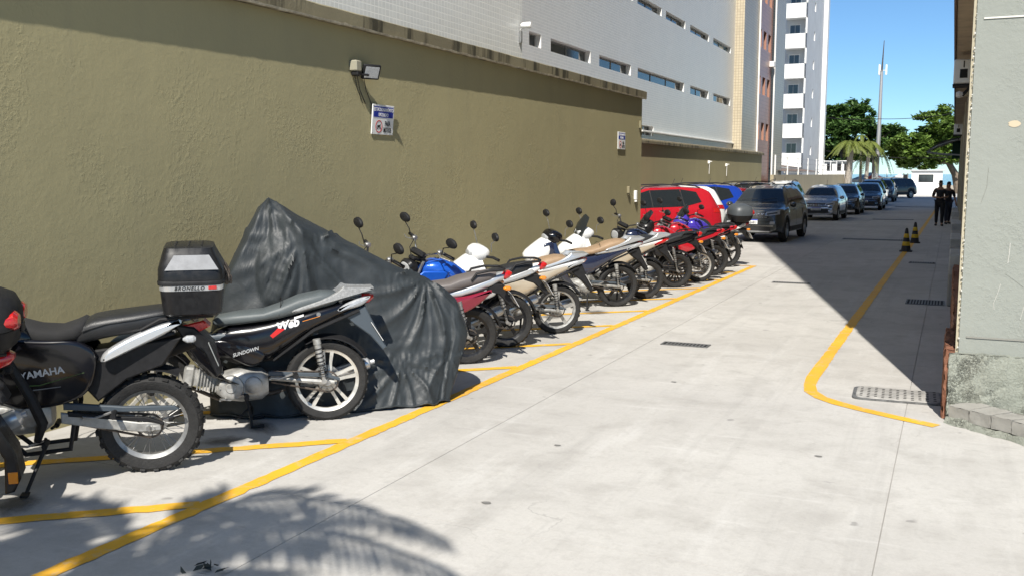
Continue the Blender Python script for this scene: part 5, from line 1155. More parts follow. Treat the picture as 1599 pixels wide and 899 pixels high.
# trail bike with hard top box (nearest fully visible one)
def make_trail(label, loc, rz, box=True, group='motorcycles parked along the olive wall'):
    p = empty('motorcycle', loc, rz, radians(-5)); tag(p, label, 'motorcycle', group)
    R = .335; fx = 1.38; T = steer_fn(.3, (1.06, 0, 1.02))
    wheel(p, 0, R - .004, .115, 'wire', mat('dull_rim', (.30, .30, .295), .5, .7, nscale=12, namt=.25), .238, knob=True); wheel(p, fx, .35, .09, 'wire', M_STEEL, .27, knob=True, st=T)
    bike_frame(p, (1.06, 1.0), (.46, .44), (-.3, 1.0)); rear_end(p, R, (.46, .42), (-.3, 1.0), (.2, .8), mono=True, sw=M_ALU, fend_a=(60, 120), fr=.07)
    q = MB(); q.prism([(.52, .47), (.06, .375), (-.07, .37), (-.07, .315), (.05, .31), (.30, .35), (.52, .40)], .090, .116, .006); q.build('swingarm_plate', M_ALU, p)
    q = MB(); q.cbox((-.035, .12, .335), (.07, .012, .03), .003).cyl((-.02, .11, .335), (-.02, .135, .335), .016, n=6); q.build('chain_adjuster', M_ALU, p)
    q = MB(); q.prism([(.50, .535), (.15, .49), (-.16, .475), (-.19, .45), (-.15, .445), (.15, .455), (.50, .49)], .095, .125, .005); q.build('chain_cover', mat('slate_plastic', (.055, .07, .085), .5), p)
    engine_block(p, .80, .46); exhaust(p, [(.95, -.05, .62), (1.08, -.08, .5), (.98, -.13, .42), (.6, -.16, .52), (.35, -.18, .62)], .02, (.35, -.18, .62), (-.32, -.2, .84), m1=M_BLACKM, m2=M_BLACKM)
    fork(p, T, fx, .35, (1.06, 1.12), boots=True)
    f = MB(); rings = []
    for x, z, w_ in ((.98, .86, .05), (1.12, .90, .075), (1.35, .88, .075), (1.58, .80, .06), (1.68, .75, .03)): rings.append([V(x, -w_, z - .02), V(x, -w_ * .5, z), V(x, w_ * .5, z), V(x, w_, z - .02), V(x, w_ * .5, z - .012), V(x, -w_ * .5, z - .012)])
    f.loft(rings); T(f); f.build('front_fender', M_BLACK, p, 50)
    handlebar(p, T, 1.0, 1.22, .40); mirrors(p, T, .97, 1.28, .36, .2)
    h = MB(); h.sloft([(1.10, .95, 1.2, .07), (1.16, .90, 1.24, .12), (1.22, .92, 1.18, .11), (1.26, .98, 1.10, .06)], 18, 2.6); T(h); ho = h.build('headlight', M_BLACK, p); l = MB(); l.sloft([(1.245, .96, 1.12, .08), (1.268, .99, 1.09, .05)], 14, 2.4); T(l); l.build('headlight_lens', M_CLEARL, ho)
    t = MB(); t.sloft([(.60, .90, .96, .08), (.68, .86, 1.03, .13), (.80, .84, 1.10, .16), (.94, .88, 1.12, .16), (1.02, .95, 1.08, .10), (1.05, 1.0, 1.05, .05)], 22, 2.6); t.build('fuel_tank', M_GLOSSB, p, 60)
    for s_ in (1, -1):
        q = MB(); q.prism([(.72, .98), (.98, 1.02), (1.16, .90), (1.08, .72), (.94, .70), (.80, .84)], s_ * .16, s_ * .18, .01); q.build('tank_shroud', M_GLOSSB, p, 30)
        q = MB(); q.prism([(.78, .86), (.93, .86), (.93, .885), (.80, .90)], s_ * .181, s_ * .185, .002); q.build('shroud_trim', M_SILVER, p, 30)
    s1 = MB(); s1.sloft([(.78, 1.0, 1.035, .06), (.72, .95, 1.06, .095), (.62, .92, 1.02, .13), (.50, .92, 1.005, .145), (.41, .93, 1.035, .145), (.36, .95, 1.06, .135), (.34, .98, 1.05, .11)], 24, 3.2); s1.build('rider_seat', mat('mesh_seat_cloth', (.014, .014, .015), .85, bump=.5, bscale=400), p, 60)
    s2 = MB(); s2.sloft([(.44, .90, .96, .10), (.38, .90, 1.03, .13), (.30, .92, 1.07, .14), (.20, .94, 1.085, .145), (.06, .96, 1.10, .14), (-.08, .99, 1.115, .125), (-.17, 1.02, 1.115, .10), (-.20, 1.05, 1.10, .07)], 24, 3.4); so = s2.build('passenger_seat', M_SEAT, p, 60)
    st = MB(); st.tube([(.36, .142, 1.0), (.22, .146, 1.04), (.05, .14, 1.06), (-.14, .115, 1.085)], .004, 5); st.build('seat_piping', M_SEAT, so)
    panel(p, 'tail_panel', [(.27, .80), (.235, .79), (.06, .87), (-.14, .955), (-.25, 1.045), (-.21, 1.05), (-.08, 1.02), (.10, .945), (.24, .865)], .118, .035, M_SILVER, .010, xr=.08)
    panel(p, 'side_cover', [(.27, .86), (.32, .62), (.46, .53), (.74, .50), (.93, .60), (.99, .88), (.84, .98), (.60, .95), (.40, .95)], .125, .025, M_GLOSSB, .012)
    text_mesh('lettering', 'YAMAHA', .062, mat('grey_print2', (.55, .56, .57), .5), p, basis((.60, .1515, .745), (-1, 0, .13), (.13, 0, 1)), .0015, bold=.0012)
    q = MB(); q.prism([(.75, .665), (.62, .665), (.36, .735), (.36, .738), (.62, .671), (.75, .672)], .148, .1515, .001); q.build('green_stripe', mat('dull_green_print', (.035, .09, .012), .5), p, 0)
    q = MB(); q.prism([(.66, .635), (.50, .65), (.50, .655), (.66, .642)], .148, .1515, .001); q.build('model_stripe', mat('grey_print3', (.16, .16, .16), .5), p, 0)
    q = MB(); q.tube([(.80, .14, .86), (.68, .15, .60), (.62, .15, .42), (.66, .14, .30)], [.030, .034, .034, .022], 8); q.build('frame_plate', M_BLACKM, p)
    ins = MB(); ins.prism([(.30, .86), (.36, .60), (.30, .52), (.12, .66), (-.10, .74), (-.22, .92)], -.09, .09, .01); ins.build('inner_fender', M_BLACKM, p)
    fd = MB(); fd.prism([(-.18, 1.0), (-.30, .98), (-.42, .86), (-.46, .66), (-.43, .64), (-.36, .80), (-.22, .92)], -.075, .075, .01); fd.build('rear_mudguard', M_BLACK, p)
    q = MB(); q.prism([(-.22, .99), (-.36, 1.02), (-.40, .98), (-.28, .92)], -.06, .06, .01); q.build('tail_light', M_REDL, p); plate_rear(p, -.415, .80, 0, .35, mat('grey_plate', (.33, .34, .33), .5, nscale=12, namt=.2)); indicators(p, -.27, .93, .15, M_CLEARL)
    pegs(p, .62, .30, .22); pegs(p, .22, .46, .20); side_stand(p, (.60, .13, .30), (.70, .36, .045))
    if box:
        x, z = -.30, 1.075; q = MB(); q.tube([(.02, .13, .99), (-.1, .13, 1.055), (-.42, .10, 1.06), (-.42, -.10, 1.06), (-.1, -.13, 1.055), (.02, -.13, .99)], .011, 8); q.cbox((x, 0, z - .005), (.3, .22, .015), .004); q.build('luggage_rack', M_BLACKM, p)
        b = MB(); b.rrect_loft([(z + .0, x, 0, .155, .17), (z + .02, x, 0, .18, .195), (z + .14, x, 0, .19, .205), (z + .205, x, 0, .195, .21)], 6, 7); bo = b.build('top_box', M_BLACK, p, 40)
        b = MB(); b.rrect_loft([(z + .172, x, 0, .196, .211), (z + .205, x, 0, .198, .213)], 6, 7); b.build('silver_band', M_SILVER, bo, 40)
        b = MB(); b.rrect_loft([(z + .207, x, 0, .204, .218), (z + .222, x, 0, .206, .22), (z + .235, x, 0, .20, .214)], 6, 7); b.build('seal_rim', M_BLACKM, bo, 40)
        b = MB(); b.rrect_loft([(z + .236, x, 0, .203, .217), (z + .30, x, 0, .20, .212), (z + .40, x + .01, 0, .16, .162), (z + .43, x + .01, 0, .15, .15), (z + .437, x + .01, 0, .13, .13)], 6, 6); lo = b.build('lid', M_BLACK, bo, 40)
        b = MB(); b.add([V(x + .15, .2165, z + .305), V(x - .17, .2165, z + .305), V(x - .115, .176, z + .392), V(x + .095, .176, z + .392)], [(0, 1, 2, 3)])
        b.add([V(x + .15, .205, z + .300), V(x - .17, .205, z + .300), V(x - .115, .165, z + .387), V(x + .095, .165, z + .387)], [(0, 3, 2, 1)]); b.build('silver_inlay', mat('satin_grey_inlay', (.15, .155, .165), .5, .3, nscale=20, namt=.15), lo, 0)
        for s_ in (-.08, 0, .08): MB().box((x + .01 + s_, 0, z + .438), (.008, .2, .006)).build('lid_rib', M_BLACKM, lo, 0)
        text_mesh('lettering', 'BRONELLO', .03, M_INK, bo, basis((x + .01, .2135, z + .188), (-1, 0, 0), (0, 0, 1)), .0008, bold=.001, shear=.3, space=1.25)
        b = MB(); b.cbox((x - .13, .213, z + .190), (.05, .006, .022), .002); b.build('red_badge', M_REDL, bo)
        b = MB(); b.cbox((x - .212, .0, z + .21), (.03, .10, .07), .008).cbox((x - .235, 0, z + .20), (.02, .05, .05), .005).tube([(x - .20, .07, z + .30), (x - .225, .07, z + .25), (x - .225, .07, z + .2)], .008, 6).tube([(x - .20, -.07, z + .30), (x - .225, -.07, z + .25), (x - .225, -.07, z + .2)], .008, 6); b.build('latch', M_DSTEEL, bo)
    return p
RZ = HDG
make_trail('black trail motorcycle with white tail panels and hard black top box at the front', at(240, 733), RZ)
make_moped('black moped with grey seat, pale alloy rails and white Web lettering', at(512, 654), RZ, web=True, rimm=mat('dirty_alloy_rim', (.60, .58, .53), .4, .5, nscale=9, namt=.3), front=M_GLOSSB, seat=M_GSEAT, scale=1.03, nose=False)
# foremost bike, only its round top box and mudguard tip show at the left edge
make_naked('motorcycle at the left edge showing only its round red lensed top box', (-5.15, 3.45, 0), RZ + .052, tank=M_GLOSSB, tail=M_GLOSSB, side=M_GLOSSB, topbox=(-.27, 1.0, 1.05), grab=False, flap=True)
GR = 'motorcycles parked along the olive wall'
make_naked('low motorcycle with dark red side panel and grey brown seat just behind the tarpaulin', at(730, 567), RZ, tank=M_MAG, seat=mat('grey_brown_vinyl', (.12, .105, .10), .5, bump=.15, bscale=200), tail=M_SILVER, side=M_MAG, rimm=M_BLACK, steer=.45, muff=M_STEEL, cover=M_MAG)
make_naked('naked motorcycle with blue tank, chrome bars and black seat with grab rail', at(790, 541), RZ, tank=M_BLUEP, seat=M_SEAT, tail=M_WPAINT, side=M_SILVER, rimm=M_BLACK, steer=.6, big=True, muff=M_SILVER, bar=M_CHROME)
make_moped('champagne moped with tan seat and white front cowl', at(868, 520), RZ, body=M_BEIGEP, seat=M_TAN, front=M_WPAINT, rimm=M_ALU, rack=M_SILVER, style='mag5', tail_col=M_WPAINT, steer=.2, center=False, scale=.97)
make_moped('navy moped with tan seat and black handlebar cowl', at(962, 478), RZ, body=M_NAVY, seat=M_TAN, front=M_WPAINT, cowl=M_GLOSSB, shield=M_NAVY, rimm=M_BLACK, rack=M_SILVER, style='mag5', tail_col=M_SILVER, center=False, steer=.25)
make_moped('white scooter bike with dark windscreen and black seat', at(1005, 466), RZ, body=M_BEIGEP, seat=M_SEAT, front=M_WPAINT, cowl=M_WPAINT, rimm=M_BLACK, rack=M_SILVER, style='mag5', tail_col=M_WPAINT, center=False, screen=True, steer=.2, light=M_REDL)
make_naked('dark navy tanked motorcycle with black seat and round black mirrors', at(1053, 449), RZ, tank=M_NAVY, seat=M_SEAT, tail=M_GLOSSB, side=M_GLOSSB, rimm=M_BLACK, steer=.5, rounded_mir=True, style='magd')
make_naked('red tanked motorcycle with red tail and pale rimmed rear wheel', at(1090, 440), RZ, tank=M_REDP, seat=M_SEAT, tail=M_REDP, side=M_REDP, rimm=M_ALU, fairing=M_BLACK, steer=.2, tanktxt=('TITAN 150', .05, M_WINK), style='wire')
make_naked('dark red motorcycle with black seat wedged behind the red tanked one', at(1112, 430), RZ, tank=M_REDP, seat=M_SEAT, tail=M_REDP, side=M_BLACK, rimm=M_BLACK, steer=.3)
make_naked('violet and white motorcycle with big grey top box, last in the row', at(1134, 417), RZ, tank=M_PURPLE, seat=M_SEAT, tail=M_WPAINT, side=M_WPAINT, rimm=M_BLACK, fairing=M_PURPLE, steer=.2, topbox=(-.22, .98, 1.12, 'round', mat('grey_box_lid', (.06, .068, .075), .45)), muff=M_STEEL, grab=False, style='mag5')

# ------------------------------------------------------------------ tarpaulin over a motorcycle
def make_cover(loc, rz, label):
    p = empty('covered_motorcycle', loc, rz); tag(p, label, 'motorcycle cover')
    # ridge profile (x, z) and half widths
    prof = [(-.36, .50, .10, .30), (-.33, .66, .14, .33), (-.25, .84, .17, .36), (-.12, .97, .16, .40), (.02, 1.06, .11, .43), (.16, 1.11, .15, .45), (.35, 1.20, .18, .46), (.55, 1.31, .20, .47), (.75, 1.42, .21, .49), (.95, 1.53, .26, .52), (1.08, 1.60, .34, .55), (1.20, 1.68, .30, .55), (1.33, 1.76, .18, .53), (1.42, 1.66, .22, .50), (1.55, 1.42, .26, .46), (1.66, 1.20, .25, .42), (1.76, .90, .22, .38), (1.84, .6, .16, .30)]
    def interp(x, k):
        for i in range(len(prof) - 1):
            a, b = prof[i], prof[i + 1]
            if a[0] <= x <= b[0]: t = (x - a[0]) / (b[0] - a[0]); return a[k] + (b[k] - a[k]) * t
        return prof[-1][k] if x > prof[-1][0] else prof[0][k]
    r = random.Random(17); NX, NR = 150, 110; rings = []
    # pull points: folds radiate from these (x, side, z)
    pulls = [(1.05, .36, 1.42, .9), (.02, .10, 1.05, 1.0), (1.33, .0, 1.76, .8), (.30, .46, .38, .7), (.75, .47, .55, .5), (-.2, .3, .4, .5)]
    def dented(P, nrm):
        d = 0.0
        for (px, py, pz, am) in pulls:
            dx, dz = P.x - px, P.z - pz; rad = sqrt(dx * dx + dz * dz + (abs(P.y) - py) ** 2 * .5) + 1e-4; th = atan2(dz, dx)
            if dz > .06: continue
            w_ = math.exp(-(rad / .62) ** 2) * am * min(1, rad / .14)
            k = 5.5 + 1.5 * sin(px * 9)
            s_ = sin(th * k + 1.3 * sin(px * 7) + .5 * sin(rad * 6 + px * 5) + (1.0 if P.y > 0 else 0))
            d += w_ * .050 * (max(0., 1 - abs(s_) * 1.5) ** 1.3 - .12)
            s2 = sin(th * k * 2.3 + 2.0 + .8 * sin(rad * 5)); d += w_ * .016 * (max(0., 1 - abs(s2) * 2.2))
        # vertical drape folds towards the hem
        low = max(0., 1 - P.z / .95)
        d += low * .020 * sin(P.x * 9 + 2.0 * sin(P.x * 3.1) + (1.5 if P.y > 0 else 0)) * (1 if P.z > .06 else .8)
        d += .004 * sin(P.x * 21 + P.z * 13 + P.y * 9) * sin(P.z * 17 - P.x * 9)
        return d
    for i in range(NX + 1):
        x = -.36 + (1.84 + .36) * i / NX; zt = interp(x, 1); wt = interp(x, 2); wb = interp(x, 3); ring = []
        for j in range(NR + 1):
            t = j / NR * 2 - 1; sgn = 1 if t >= 0 else -1; a = abs(t)
            if a < .22: q = a / .22; y = wt * q; z = zt - (.05 + .10 * wt) * q ** 2.2
            else:
                q = (a - .22) / .78; zt2 = zt - (.05 + .10 * wt); y = wt + (wb - wt) * (q ** .75) - .05 * sin(q * pi) * (1 if zt > .9 else .4); z = zt2 * (1 - q) + .012 * q
            P = V(x, sgn * y, z); n_ = V(0, sgn, .35).normalized() if a > .15 else V(0, 0, 1)
            # narrow the hem at the two ends
            d = dented(P, n_)
            P = P + n_ * d * (1 if a > .06 else .3)
            if P.x < .1 and P.z < .55: P.x += (.1 - P.x) * .5 * (1 - P.z / .55)
            if z < .02: P.z = .012 + .01 * (sin(x * 15 + 2 * sin(x * 4.1)) + 1)
            if P.z < .008: P.z = .008
            ring.append(P)
        rings.append(ring)
    # crumpled pocket hanging at the front shoulder: push a ragged patch outward
    for i in range(NX + 1):
        for j in range(NR + 1):
            P = rings[i][j]
            if P.y > 0:
                dx, dz = (P.x - 1.28) / .17, (P.z - 1.15) / .30; g = dx * dx + dz * dz
                if g < 1: P += V(0, .045 * (1 - g) ** .5 + .026 * (abs(sin(P.x * 40 + P.z * 17)) + abs(sin(P.z * 36 - P.x * 15)) - .8) * (1 - g), 0)
    m = MB(); m.loft(rings, cap=False, closed=False)
    m.add(rings[0], [tuple(range(NR + 1))]); m.add(rings[-1], [tuple(range(NR, -1, -1))])
    mt, nt, b = NT('dark_tarpaulin'); tc = nt.nodes.new('ShaderNodeTexCoord').outputs['Object']
    n1 = noise(nt, tc, 7, 5, .6, 1.2); n2 = noise(nt, tc, 28, 4, .6, .8); nt.links.new(mixc(nt, mrange(nt, n1, .3, .7), (.017, .021, .0235), (.025, .031, .0345)), b.inputs['Base Color'])
    nt.links.new(mrange(nt, n2, .3, .7, .50, .64), b.inputs['Roughness']); b.inputs['Specular IOR Level'].default_value = .5
    vo = nt.nodes.new('ShaderNodeTexVoronoi'); vo.inputs['Scale'].default_value = 13; vo.feature = 'SMOOTH_F1'; nt.links.new(scaled(nt, tc, (1, 1, .55)), vo.inputs['Vector'])
    pr = bump(nt, b, vo.outputs['Distance'], .07, .012); pr = bump(nt, b, n1, .14, .03, pr); bump(nt, b, n2, .10, .006, pr)
    co = m.build('tarpaulin', mt, p, 75)
    rings2 = []
    for i in range(NX + 1):
        P = rings[i][NR]
    for s_, jj in ((1, NR), (-1, 0)):
        hm = MB(); hm.tube([rings[i][jj] + V(0, s_ * .004, .004) for i in range(0, NX + 1, 2)], .009, 6); hm.build('hem', mt, co, 60)
    return p
make_cover(at(668, 616), RZ, 'motorcycle fully draped in a crumpled dark grey tarpaulin')
# ------------------------------------------------------------------ cars (local x forward, y left, origin on the ground under the middle)
def lerp_tab(tab, x):
    if x <= tab[0][0]: return tab[0][1]
    for i in range(len(tab) - 1):
        a, b = tab[i], tab[i + 1]
        if x <= b[0]:
            t = (x - a[0]) / (b[0] - a[0]); t = t * t * (3 - 2 * t) * .5 + t * .5; return a[1] + (b[1] - a[1]) * t
    return tab[-1][1]
def car_shell(S):
    L, W, wb, R = S['L'] / 2, S['W'] / 2, S['wb'] / 2, S['R']; xs = set()
    for i in range(73): xs.add(round(-L + 2 * L * i / 72, 4))
    for wx in (wb + S.get('off', 0), -wb + S.get('off', 0)):
        for i in range(15): xs.add(round(wx + (R + .06) * cos(pi * i / 14), 4))
    xs = sorted(xs); rings = []
    for x in xs:
        e = min(1, (L - abs(x)) / .55); e = max(0, e); w_ = W * (1 - .17 * (1 - e) ** 2.8)
        zt = lerp_tab(S['top'], x); be = min(lerp_tab(S['belt'], x), zt - .02); zb = S['sill'] + (.10 * (1 - e) ** 2)
        for wx in (wb + S.get('off', 0), -wb + S.get('off', 0)):
            d = abs(x - wx); Ra = R + .06
            if d < Ra: zb = max(zb, R + sqrt(max(0, Ra * Ra - d * d)))
        zb = min(zb, be - .12)
        gh = max(0, zt - be - .03); ins = .07 + .26 * min(1, gh / .55); wr = w_ - ins
        lo = zb; h = be - lo
        half = [(0, S['sill'] + .02), (w_ * .7, S['sill'] + .02), (w_ - .07, max(lo, S['sill'] + .02)), (w_ - .015, lo + .012), (w_, lo + h * .25), (w_ + .004, lo + h * .5), (w_ - .012, lo + h * .72), (w_ - .022, lo + h * .88), (w_ - .055, be)]
        for t in (.12, .35, .6, .85): half.append((w_ - .06 + (wr - w_ + .06) * (t ** 1.15), be + (zt - .045 - be) * t if gh > 0 else be + (zt - be) * t * .6))
        half += [(wr - .03, zt - .028 if gh > 0 else be + (zt - be) * .8), (wr * .8, zt - .008 if gh > 0 else zt - .006), (wr * .45, zt), (0, zt + (.004))]
        ring = [V(x, y, z) for y, z in half] + [V(x, -y, z) for y, z in half[-2:0:-1]]
        rings.append(ring)
    m = MB(); m.loft(rings); return m
def decal(bvh, name, corners, axis, mtl, par, off=.006, nu=8, nv=4, back=.03, smooth=60):
    """curved panel: 4 corners in the projection plane, shot on to the body and raised by off"""
    c = [Vector(q) for q in corners]; vs_ = []; nrm = []
    for i in range(nu + 1):
        for j in range(nv + 1):
            u, v = i / nu, j / nv; p = (c[0] * (1 - u) + c[1] * u) * (1 - v) + (c[3] * (1 - u) + c[2] * u) * v
            if axis == '+y': o, d = V(p.x, 3, p.y), V(0, -1, 0)
            elif axis == '-y': o, d = V(p.x, -3, p.y), V(0, 1, 0)
            elif axis == '+x': o, d = V(5, p.x, p.y), V(-1, 0, 0)
            elif axis == '-x': o, d = V(-5, p.x, p.y), V(1, 0, 0)
            else: o, d = V(p.x, p.y, 5), V(0, 0, -1)
            h = bvh.ray_cast(o, d)
            if h[0] is None: return None
            vs_.append(h[0]); nn = h[1] if h[1].dot(d) < 0 else -h[1]; nrm.append(nn)
    m = MB(); out = [v + n * off for v, n in zip(vs_, nrm)]; n = nv + 1
    fs = [(i * n + j, (i + 1) * n + j, (i + 1) * n + j + 1, i * n + j + 1) for i in range(nu) for j in range(nv)]
    m.add(out, fs)
    bd = [i * n for i in range(nu + 1)] + [nu * n + j for j in range(1, n)] + [i * n + nv for i in range(nu - 1, -1, -1)] + [j for j in range(nv - 1, 0, -1)]
    k = len(m.v); m.v.extend([tuple(vs_[b] - nrm[b] * .004) for b in bd]); q = len(bd)
    for a in range(q): m.f.append((bd[a], bd[(a + 1) % q], k + (a + 1) % q, k + a))
    return m.build(name, mtl, par, smooth)
def carpaint(name, c, metal=.35): return mat('car_paint_' + name, c, .26, metal, coat=1.)
def car_wheel(par, x, y, R, mrim):
    s_ = 1 if y > 0 else -1; c = (x, y, R); w_ = .20
    t = MB(); Rr = R * .66; t.lathe([(Rr, -w_ / 2), (R * .9, -w_ / 2), (R, -w_ * .38), (R, w_ * .38), (R * .9, w_ / 2), (Rr, w_ / 2)], c, 'y', 36); to = t.build('wheel', M_TYRE, par, 40)
    r_ = MB(); r_.lathe([(Rr + .004, s_ * .095), (Rr - .02, s_ * .09), (Rr - .035, s_ * .02), (Rr - .03, -s_ * .08)], c, 'y', 30)
    for k in range(5):
        a = 2 * pi * k / 5 + .3; u = V(cos(a), 0, sin(a)); tt = V(-sin(a), 0, cos(a)); C_ = Vector(c) + V(0, s_ * .075, 0)
        for o_ in (-.022, .022):
            p0, p1 = C_ + tt * o_ * .6, C_ + u * (Rr - .015) + tt * o_ * 2.2
            r_.loft([[p0 + tt * .018 + V(0, s_ * .01, 0), p0 - tt * .018 + V(0, s_ * .01, 0), p0 - tt * .018 - V(0, s_ * .02, 0), p0 + tt * .018 - V(0, s_ * .02, 0)], [p1 + tt * .014 + V(0, s_ * .005, 0), p1 - tt * .014 + V(0, s_ * .005, 0), p1 - tt * .014 - V(0, s_ * .02, 0), p1 + tt * .014 - V(0, s_ * .02, 0)]])
    r_.lathe([(.001, s_ * .09), (.045, s_ * .088), (.055, s_ * .06)], c, 'y', 16); r_.build('rim', mrim, to, 40)
    d = MB(); d.lathe([(.001, 0), (Rr - .04, 0)], (x, y - s_ * .01, R), 'y', 24); d.build('brake_drum', M_BLACKM, to)
SUV = dict(L=4.2, W=1.76, wb=2.65, R=.335, sill=.26, off=.02, top=[(-2.1, .62), (-2.08, 1.0), (-2.0, 1.12), (-1.75, 1.50), (-1.55, 1.585), (-.8, 1.62), (0.0, 1.60), (.45, 1.53), (1.10, 1.075), (1.25, 1.04), (1.75, .985), (1.98, .90), (2.07, .74), (2.1, .58)], belt=[(-2.1, .9), (-1.7, 1.06), (0, 1.02), (1.0, .98), (1.6, .94), (2.1, .74)])
HATCH = dict(L=3.9, W=1.66, wb=2.47, R=.295, sill=.22, off=.03, top=[(-1.95, .60), (-1.93, .93), (-1.85, 1.05), (-1.55, 1.36), (-1.35, 1.44), (-.6, 1.475), (0.1, 1.45), (.45, 1.38), (1.05, .98), (1.2, .94), (1.65, .86), (1.84, .76), (1.93, .62), (1.95, .5)], belt=[(-1.95, .84), (-1.5, .97), (0, .93), (1.0, .88), (1.5, .82), (1.95, .62)])
SEDAN = dict(L=4.5, W=1.75, wb=2.65, R=.31, sill=.22, off=.03, top=[(-2.25, .62), (-2.23, .92), (-2.12, 1.02), (-1.75, 1.06), (-1.15, 1.36), (-.7, 1.46), (0.0, 1.47), (.35, 1.41), (1.05, .99), (1.2, .95), (1.8, .86), (2.08, .76), (2.22, .62), (2.25, .5)], belt=[(-2.25, .86), (-1.7, 1.0), (0, .95), (1.0, .89), (1.6, .83), (2.25, .62)])
M_RIM = mat('alloy_rim', (.45, .45, .46), .35, .8); M_DRIM = mat('dark_alloy_rim', (.10, .10, .105), .4, .7); M_TRIM = mat('car_black_trim', (.018, .018, .019), .55)
def make_car(S, paint, label, x, y, rz, rails=True, roof=None, dark_trim=True, drive=True, logo=False, plate='', tail='bar', grille=0, group='cars parked in the yard', pillar=None):
    p = empty('parked_car', (x, y, 0), rz); tag(p, label, 'car', group)
    m = car_shell(S); bo = m.build('body', paint, p, 38); me = bo.data
    bvh = BVHTree.FromPolygons([v.co for v in me.vertices], [tuple(q.vertices) for q in me.polygons])
    L, W, wb, R, of = S['L'] / 2, S['W'] / 2, S['wb'] / 2, S['R'], S['off']
    top = lambda q: lerp_tab(S['top'], q); belt = lambda q: lerp_tab(S['belt'], q)
    # glass
    xr = [a for a, z in S['top']]; z_roof = max(z for a, z in S['top'])
    cow = 1.02 if S is SUV else .98; zc0 = top(cow) + .03; xt = .48; zc1 = top(xt) - .03
    decal(bvh, 'windscreen', [(-W + .17, zc0), (W - .17, zc0), (W - .36, zc1), (-W + .36, zc1)], '+x', M_GLASS, p, .006, 12, 8)
    rz0 = (1.12 if S is SUV else 1.02); rz1 = z_roof - .10
    if S is SEDAN: rz0 = 1.1
    decal(bvh, 'rear_window', [(-W + .22, rz0), (W - .22, rz0), (W - .36, rz1), (-W + .36, rz1)], '-x', M_GLASS, p, .006, 10, 6)
    for sd_, ax in ((1, '+y'), (-1, '-y')):
        a0, a1, a2, a3 = (.98, .06, -.88, -1.52) if S is SUV else ((.92, .06, -.82, -1.35) if S is HATCH else (.92, .02, -.92, -1.40))
        b0 = lambda q: belt(q) + .035
        t0 = lambda q: top(q) - .08
        decal(bvh, 'side_window', [(a0 - .10, b0(a0) + .0), (a1 + .012, b0(a1)), (a1 + .012, t0(a1)), (.42, top(.42) - .11)], ax, M_GLASS, p, .005, 8, 6)
        decal(bvh, 'side_window', [(a1 - .012, b0(a1)), (a2 + .012, b0(a2)), (a2 + .05, t0(a2)), (a1 - .012, t0(a1))], ax, M_GLASS, p, .005, 8, 6)
        decal(bvh, 'quarter_window', [(a2 - .012, b0(a2)), (a3 + .10, b0(a3) + .10), (a3 + .20, t0(a3 + .2) - .05), (a2 + .026, t0(a2))], ax, M_GLASS, p, .005, 6, 6)
        for xa, xb in ((a1 - .02, a1 + .02), (a2 - .02, a2 + .03)): decal(bvh, 'pillar_trim', [(xa, b0(a1)), (xb, b0(a1)), (xb + (.03 if xa < -.3 else 0), t0(xa)), (xa + (.03 if xa < -.3 else 0), t0(xa))], ax, M_TRIM, p, .003, 2, 6)
        # window line trim and sill cladding
        decal(bvh, 'sill_trim', [(wb + of - R - .12, S['sill'] + .03), (-wb + of + R + .12, S['sill'] + .03), (-wb + of + R + .12, S['sill'] + .17), (wb + of - R - .12, S['sill'] + .17)], ax, M_TRIM, p, .01, 10, 2)
        for wx in (wb + of, -wb + of):
            q = MB(); rings = []
            for i in range(17):
                a = pi * (i / 16) * 1.08 - .12; ca, sa = cos(a), sin(a); Y = sd_ * (W - .02)
                rings.append([V(wx + (R + .035) * ca, Y - sd_ * .05, R + (R + .035) * sa), V(wx + (R + .035) * ca, Y + sd_ * .024, R + (R + .035) * sa), V(wx + (R + .10) * ca, Y + sd_ * .020, R + (R + .10) * sa), V(wx + (R + .11) * ca, Y - sd_ * .02, R + (R + .11) * sa)])
            if dark_trim: q.loft(rings).build('wheel_arch_trim', M_TRIM, p, 50)
            car_wheel(p, wx, sd_ * (W - .10), R, M_RIM if not dark_trim or S is not SUV else M_RIM)
        for hx in (.12, -.80):
            q = MB(); yb = W - .012; q.cbox((hx + .12, sd_ * (yb + .018), belt(hx) - .10), (.19, .026, .03), .008); q.build('door_handle', paint, p)
        for dx in (.98, .02, -.92):
            decal(bvh, 'door_gap', [(dx, S['sill'] + .2), (dx + .006, S['sill'] + .2), (dx + .006, belt(dx) - .01), (dx, belt(dx) - .01)], ax, M_TRIM, p, .0015, 1, 6)
        q = MB(); q.sloft([(.80, belt(.8) + .03, belt(.8) + .10, .035, sd_ * (W + .09)), (.84, belt(.8) + .0, belt(.8) + .15, .095, sd_ * (W + .06)), (.92, belt(.8) + .02, belt(.8) + .13, .085, sd_ * (W + .06)), (.96, belt(.8) + .05, belt(.8) + .10, .04, sd_ * (W + .06))], 14, 2.6); q.build('door_mirror', paint if not dark_trim else paint, p, 50)
        if rails:
            q = MB(); y_ = sd_ * (W - .36); pts = [(.30, y_, top(.3) - .02), (.18, y_, top(.18) + .035), (-.3, y_, top(-.3) + .045), (-.9, y_, top(-.9) + .045), (-1.35, y_, top(-1.35) + .03), (-1.5, y_, top(-1.5) - .02)]; q.tube(pts, .018, 8); q.build('roof_rail', M_TRIM, p)
        # lamps
        zh = .84 if S is SUV else .70
        lx = W - .20
        decal(bvh, 'headlight', [(sd_ * (W - .10), zh - .03), (sd_ * (W - .48), zh - .075), (sd_ * (W - .46), zh + .035), (sd_ * (W - .12), zh + .085)], '+x', M_CLEARL, p, .008, 8, 4)
